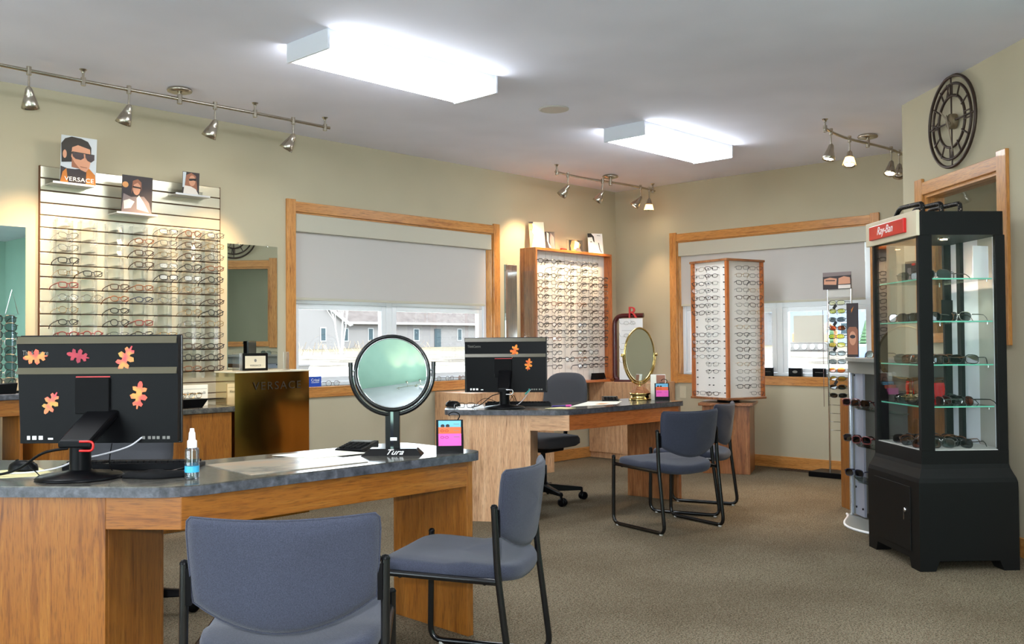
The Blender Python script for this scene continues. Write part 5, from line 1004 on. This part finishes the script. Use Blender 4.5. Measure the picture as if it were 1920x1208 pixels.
# business card holders
def cards(label, M, grp):
    t = thing('card_holder', label, 'card holder', M=M, group=grp); W = .105
    MB().box(-W/2, W/2, 0, .006, -.045, .05).build('base', 'black_plastic', t)
    for k, (y, z) in enumerate(((.125, -.045), (.098, -.015), (.072, .015), (.03, .045))): MB().box(-W/2, W/2, .0, y, z, z+.003).build('divider', 'black_plastic', t)
    for s in (-1, 1): MB().add([(s*W/2, 0, -.045), (s*W/2, 0, .048), (s*W/2, .045, .048), (s*W/2, .125, -.042)], [(0, 1, 2, 3)]).build('side', 'black_plastic', t, solid=.002)
    MB().tube(smoothpath([(.03, .12, -.043), (.04, .138, -.043), (.035, .15, -.043), (.015, .156, -.043), (-.002, .148, -.043), (.0, .14, -.043)], 5), .0025, 6).build('hook', 'black_plastic', t)
    return t
def card_sets(lb, M):
    for (nm, m, y0, y1, z) in (('light blue', 'sky_card', .03, .122, -.034), ('orange', 'orange', .02, .099, -.004), ('pink', 'pink', .012, .076, .026)):
        q = thing('business_cards', 'stack of %s business cards in the card holder %s' % (nm, lb), 'cards', M=M, group='business cards '+lb); MB().box(-.045, .045, y0, y1, z, z+.008).build('stack', m, q)
        if nm == 'light blue':
            for s in (-.028, -.008): MB().ngon([(s+.008*math.cos(a), .102+.007*math.sin(a), z+.0086) for a in [k*math.pi/6 for k in range(12)]]).build('print', 'black_print', q)
        else:
            for s in (-.03, -.012): MB().tube([(s+.007*math.cos(a), y1-.014+.004*math.sin(a), z+.0085) for a in [k*math.pi/5 for k in range(10)]], .0006, 4, closed=True).build('print', 'maroon', q)
        MB().box(.015, .038, y1-.014, y1-.012, z+.008, z+.0085).build('print', 'grey_print', q)
MH = frameM((2.575, 2.785, ZD), (.74, -.67, 0)); cards('black tiered card holder at the right end of the near desk', MH, 'card holders'); card_sets('on the near desk', MH)
MH = frameM((5.885, 4.05, ZD), (.60, -.80, 0)); cards('black tiered card holder at the right end of the far desk', MH, 'card holders'); card_sets('on the far desk', MH)
MB_ = frameM((5.93, 4.115, ZD), (.60, -.80, 0))
t = pic('tent_card', 'folded photo tent card standing behind the card holder on the far desk', 'card', MB_, .11, .19, 'paper_white', [('photo', 'skin_shade', [(.25, .2), (.98, .2), (.98, .98), (.25, .98)]), ('face', 'skin', el(.72, .5, .2, .12)), ('pale_strip', 'paper', [(.02, .02), (.38, .02), (.38, .98), (.02, .98)]), ('hair', 'hair_black', [(.55, .58), (.95, .56), (.9, .68), (.6, .68)])], lean=-8)
MB().add([(.055, 0, 0), (.075, 0, -.09), (.055, .186, -.026)], [(0, 1, 2)]).build('back_flap', 'paper_white', t, solid=.001)

# ------------------------------------------------------------------ red R display on the corner cabinet
MR = frameM((7.70, 5.68, .765), (.30, -.954, 0))
t = thing('brand_stand', 'dark red curved display stand with white card and red R by the oak display', 'display stand', M=MR)
MB().tube(roundpath([(-.06, .006, -.02), (-.165, .02, -.02), (-.165, .66, -.02), (.14, .66, -.02)], .10, 8), .024, 10).build('curved_frame', 'maroon', t); MB().box(-.15, .14, 0, .02, -.06, .06).build('base', 'maroon', t, .004)
MB().box(-.11, .135, .02, .63, -.008, .002).build('white_card', 'paper_white', t); text('lettering', 'R', .16, 'red', t, T(.035, .685, .008), extrude=.012)
for y in (.57, .44): MB().box(-.08, .08, y-.06, y-.058, .002, .003).build('print', 'grey_print', t)
for k, y in enumerate((.585, .46, .33, .2)):
    glasses(MR@T(.01, y, .03)@RX(90), 'oval', .0013, fr(('thin silver', 'gunmetal', 'gunmetal', 'thin silver')[k]), 'lens', '%s eyeglasses on the white card of the red R stand, %s from top' % (('silver', 'grey', 'dark grey', 'pale silver')[k], ORD[k]), 'eyeglasses on the red R stand')
glasses(T(7.62, 5.86, .783)@RZ(-60), 'sun', .0018, fr('dark red'), 'lens', 'dark red folded glasses on the corner cabinet below the red R stand', None)

# ------------------------------------------------------------------ on the gold plinth and the counter
MP = frameM((3.447, 5.64, .984), (1, 0, 0))
t = pic('brand_card', 'black framed cream VERSACE card standing on the gold plinth', 'sign', MP, .19, .118, 'black_enamel', [('card', 'cream_sign', [(.09, .14), (.91, .14), (.91, .84), (.09, .84)]), ('emblem', 'grey_print', el(.5, .58, .05, .09))], th=.03)
text('lettering', 'VERSACE', .018, 'grey_print', t, T(0, .035, .0016), spacing=1.2)
for (x, w_, h_, lb) in ((3.325, .05, .12, 'left of the framed card'), (3.70, .022, .125, 'at the right end')):
    q = thing('acrylic_block', 'clear acrylic upright on the gold plinth '+lb, 'display stand', (x, 5.66, .984), group='acrylic uprights on the plinth'); MB().box(-w_/2, w_/2, -.02, .02, 0, h_).build('block', 'acrylic', q, .003); MB().box(-w_/2-.004, w_/2+.004, -.025, .025, 0, .004).build('foot', 'acrylic', q)
t = thing('frame_tray', 'black tray of gold eyeglasses on the counter below the slatwall', 'tray', (3.0, 5.70, .76))
MB().add([(-.12, -.07, 0), (.06, -.07, 0), (.06, .07, 0), (-.12, .07, 0), (-.15, -.09, .055), (.09, -.09, .055), (.09, .09, .055), (-.15, .09, .055)], [(3, 2, 1, 0), (4, 5, 6, 7), (0, 1, 5, 4), (1, 2, 6, 5), (2, 3, 7, 6), (3, 0, 4, 7)]).build('tray_body', 'black_plastic', t, .003); MB().box(.02, .19, -.10, -.06, .052, .056).build('ledge', 'black_plastic', t)
for k, x in enumerate((2.90, 3.03)): glasses(T(x, 5.67, .835)@RZ(-20+40*k), 'oval', .0018, fr('thin gold'), 'lens', ('left', 'right')[k]+'-hand gold eyeglasses in the black tray below the slatwall', 'gold eyeglasses in the tray')
t = pic('brand_sign', 'small white roberto cavalli sign on the counter below the slatwall', 'sign', frameM((3.09, 5.79, .76), (1, 0, 0)), .185, .138, 'paper', [('rule', 'grey_print', [(.03, .80), (.97, .80), (.97, .815), (.03, .815)])], th=.01); text('lettering', 'roberto cavalli', .026, 'grey_print', t, T(0, .085, .001))

# ------------------------------------------------------------------ sunglass spinner and tray on the left shelf
t = thing('counter_rack', 'metal counter rack of sunglasses before the mirror at the left edge', 'display rack', (1.985, 5.93, .888))
MB().box(-.09, .08, -.06, .06, 0, .012).build('base', 'black_plastic', t); MB().tube([(-.045, 0, .01), (-.045, 0, .44)], .017, 12).build('post', 'white_vinyl', t); MB().tube([(.045, .02, .01), (.045, .02, .455)], .006, 8).build('post', 'chrome', t); MB().box(-.10, .07, -.02, .03, .452, .46).build('top_bar', 'chrome', t); MB().tube([(.0, .01, .46), (.035, .01, .60), (.07, .01, .46)], .0025, 5).build('hanger_wire', 'chrome', t)
for k in range(9): glasses(T(1.955, 5.875, 1.315-.045*k)@RZ(random.uniform(-8, 8)), 'sun', .0022, fr(('black', 'black', 'gunmetal', 'thin silver')[k % 4]), 'lens_smoke grey', 'dark sunglasses on the counter rack at the left edge, %s from top' % ORD[k], 'sunglasses on the counter rack', 'sunglasses', 'sunglasses')
o = MB().add([(-.14, -.05, 0), (.045, -.05, 0), (.045, .03, 0), (-.14, .03, 0), (-.14, -.05, .05), (.055, -.05, .062), (.055, .03, .062), (-.14, .03, .05)], [(3, 2, 1, 0), (4, 5, 6, 7), (0, 1, 5, 4), (1, 2, 6, 5), (2, 3, 7, 6), (3, 0, 4, 7)]).build('tray_box', 'black_plastic', bevel=.003); o.location = (1.95, 5.84, .888); tag(o, 'black box on the counter at the left edge of the picture', 'box')

# ------------------------------------------------------------------ things on the window sills
t = pic('counter_card', 'small blue Crizal card on the left window sill', 'card', frameM((4.24, YA-.005, .835), (1, 0, 0)), .11, .078, 'blue_card', [], th=.003); text('lettering', 'Crizal', .032, 'white_print', t, T(0, .05, .001)); MB().box(-.035, .035, .03, .033, 0, .0008).build('caption', 'white_print', t)
for k, (x, c) in enumerate(((4.42, 'thin silver'), (5.50, 'thin silver'), (5.66, 'navy blue'), (5.80, 'tortoiseshell'))): glasses(T(x, YA+.02, .8535)@RZ(10*k-10), 'round', .0018, fr(c), 'lens', '%s eyeglasses lying on the left window sill, %s from left' % (c, ORD[k]), 'eyeglasses on the left window sill')
for k, (y, w_) in enumerate(((4.09, .125), (3.86, .12), (4.36, .09))):
    t = pic('brand_block', 'black brand block on the far window sill, '+('with grey oval emblem', 'plain, beside the sunglasses rack', 'half hidden by the frame tower')[k], 'sign', frameM((XB+.02, y, .835), (0, -1, 0)), w_, .078, 'black_plastic', [('emblem', 'grey_print', el(.5, .55, .2, .16))] if k == 0 else [('rule', 'grey_print', [(.2, .5), (.8, .5), (.8, .54), (.2, .54)])], th=.025, group='black blocks on the far sill')
o = MB().box(XB+.104, XB+.1045, 3.845, 4.14, 1.145, 1.39).build('window_notice', 'paper'); tag(o, 'plain square notice taped to the glass of the far window', 'notice')
glasses(T(4.40, 4.60, ZD+.019)@RZ(130), 'rect', .0019, fr('black'), 'lens', 'black eyeglasses lying on white paper at the left end of the far desk', None)
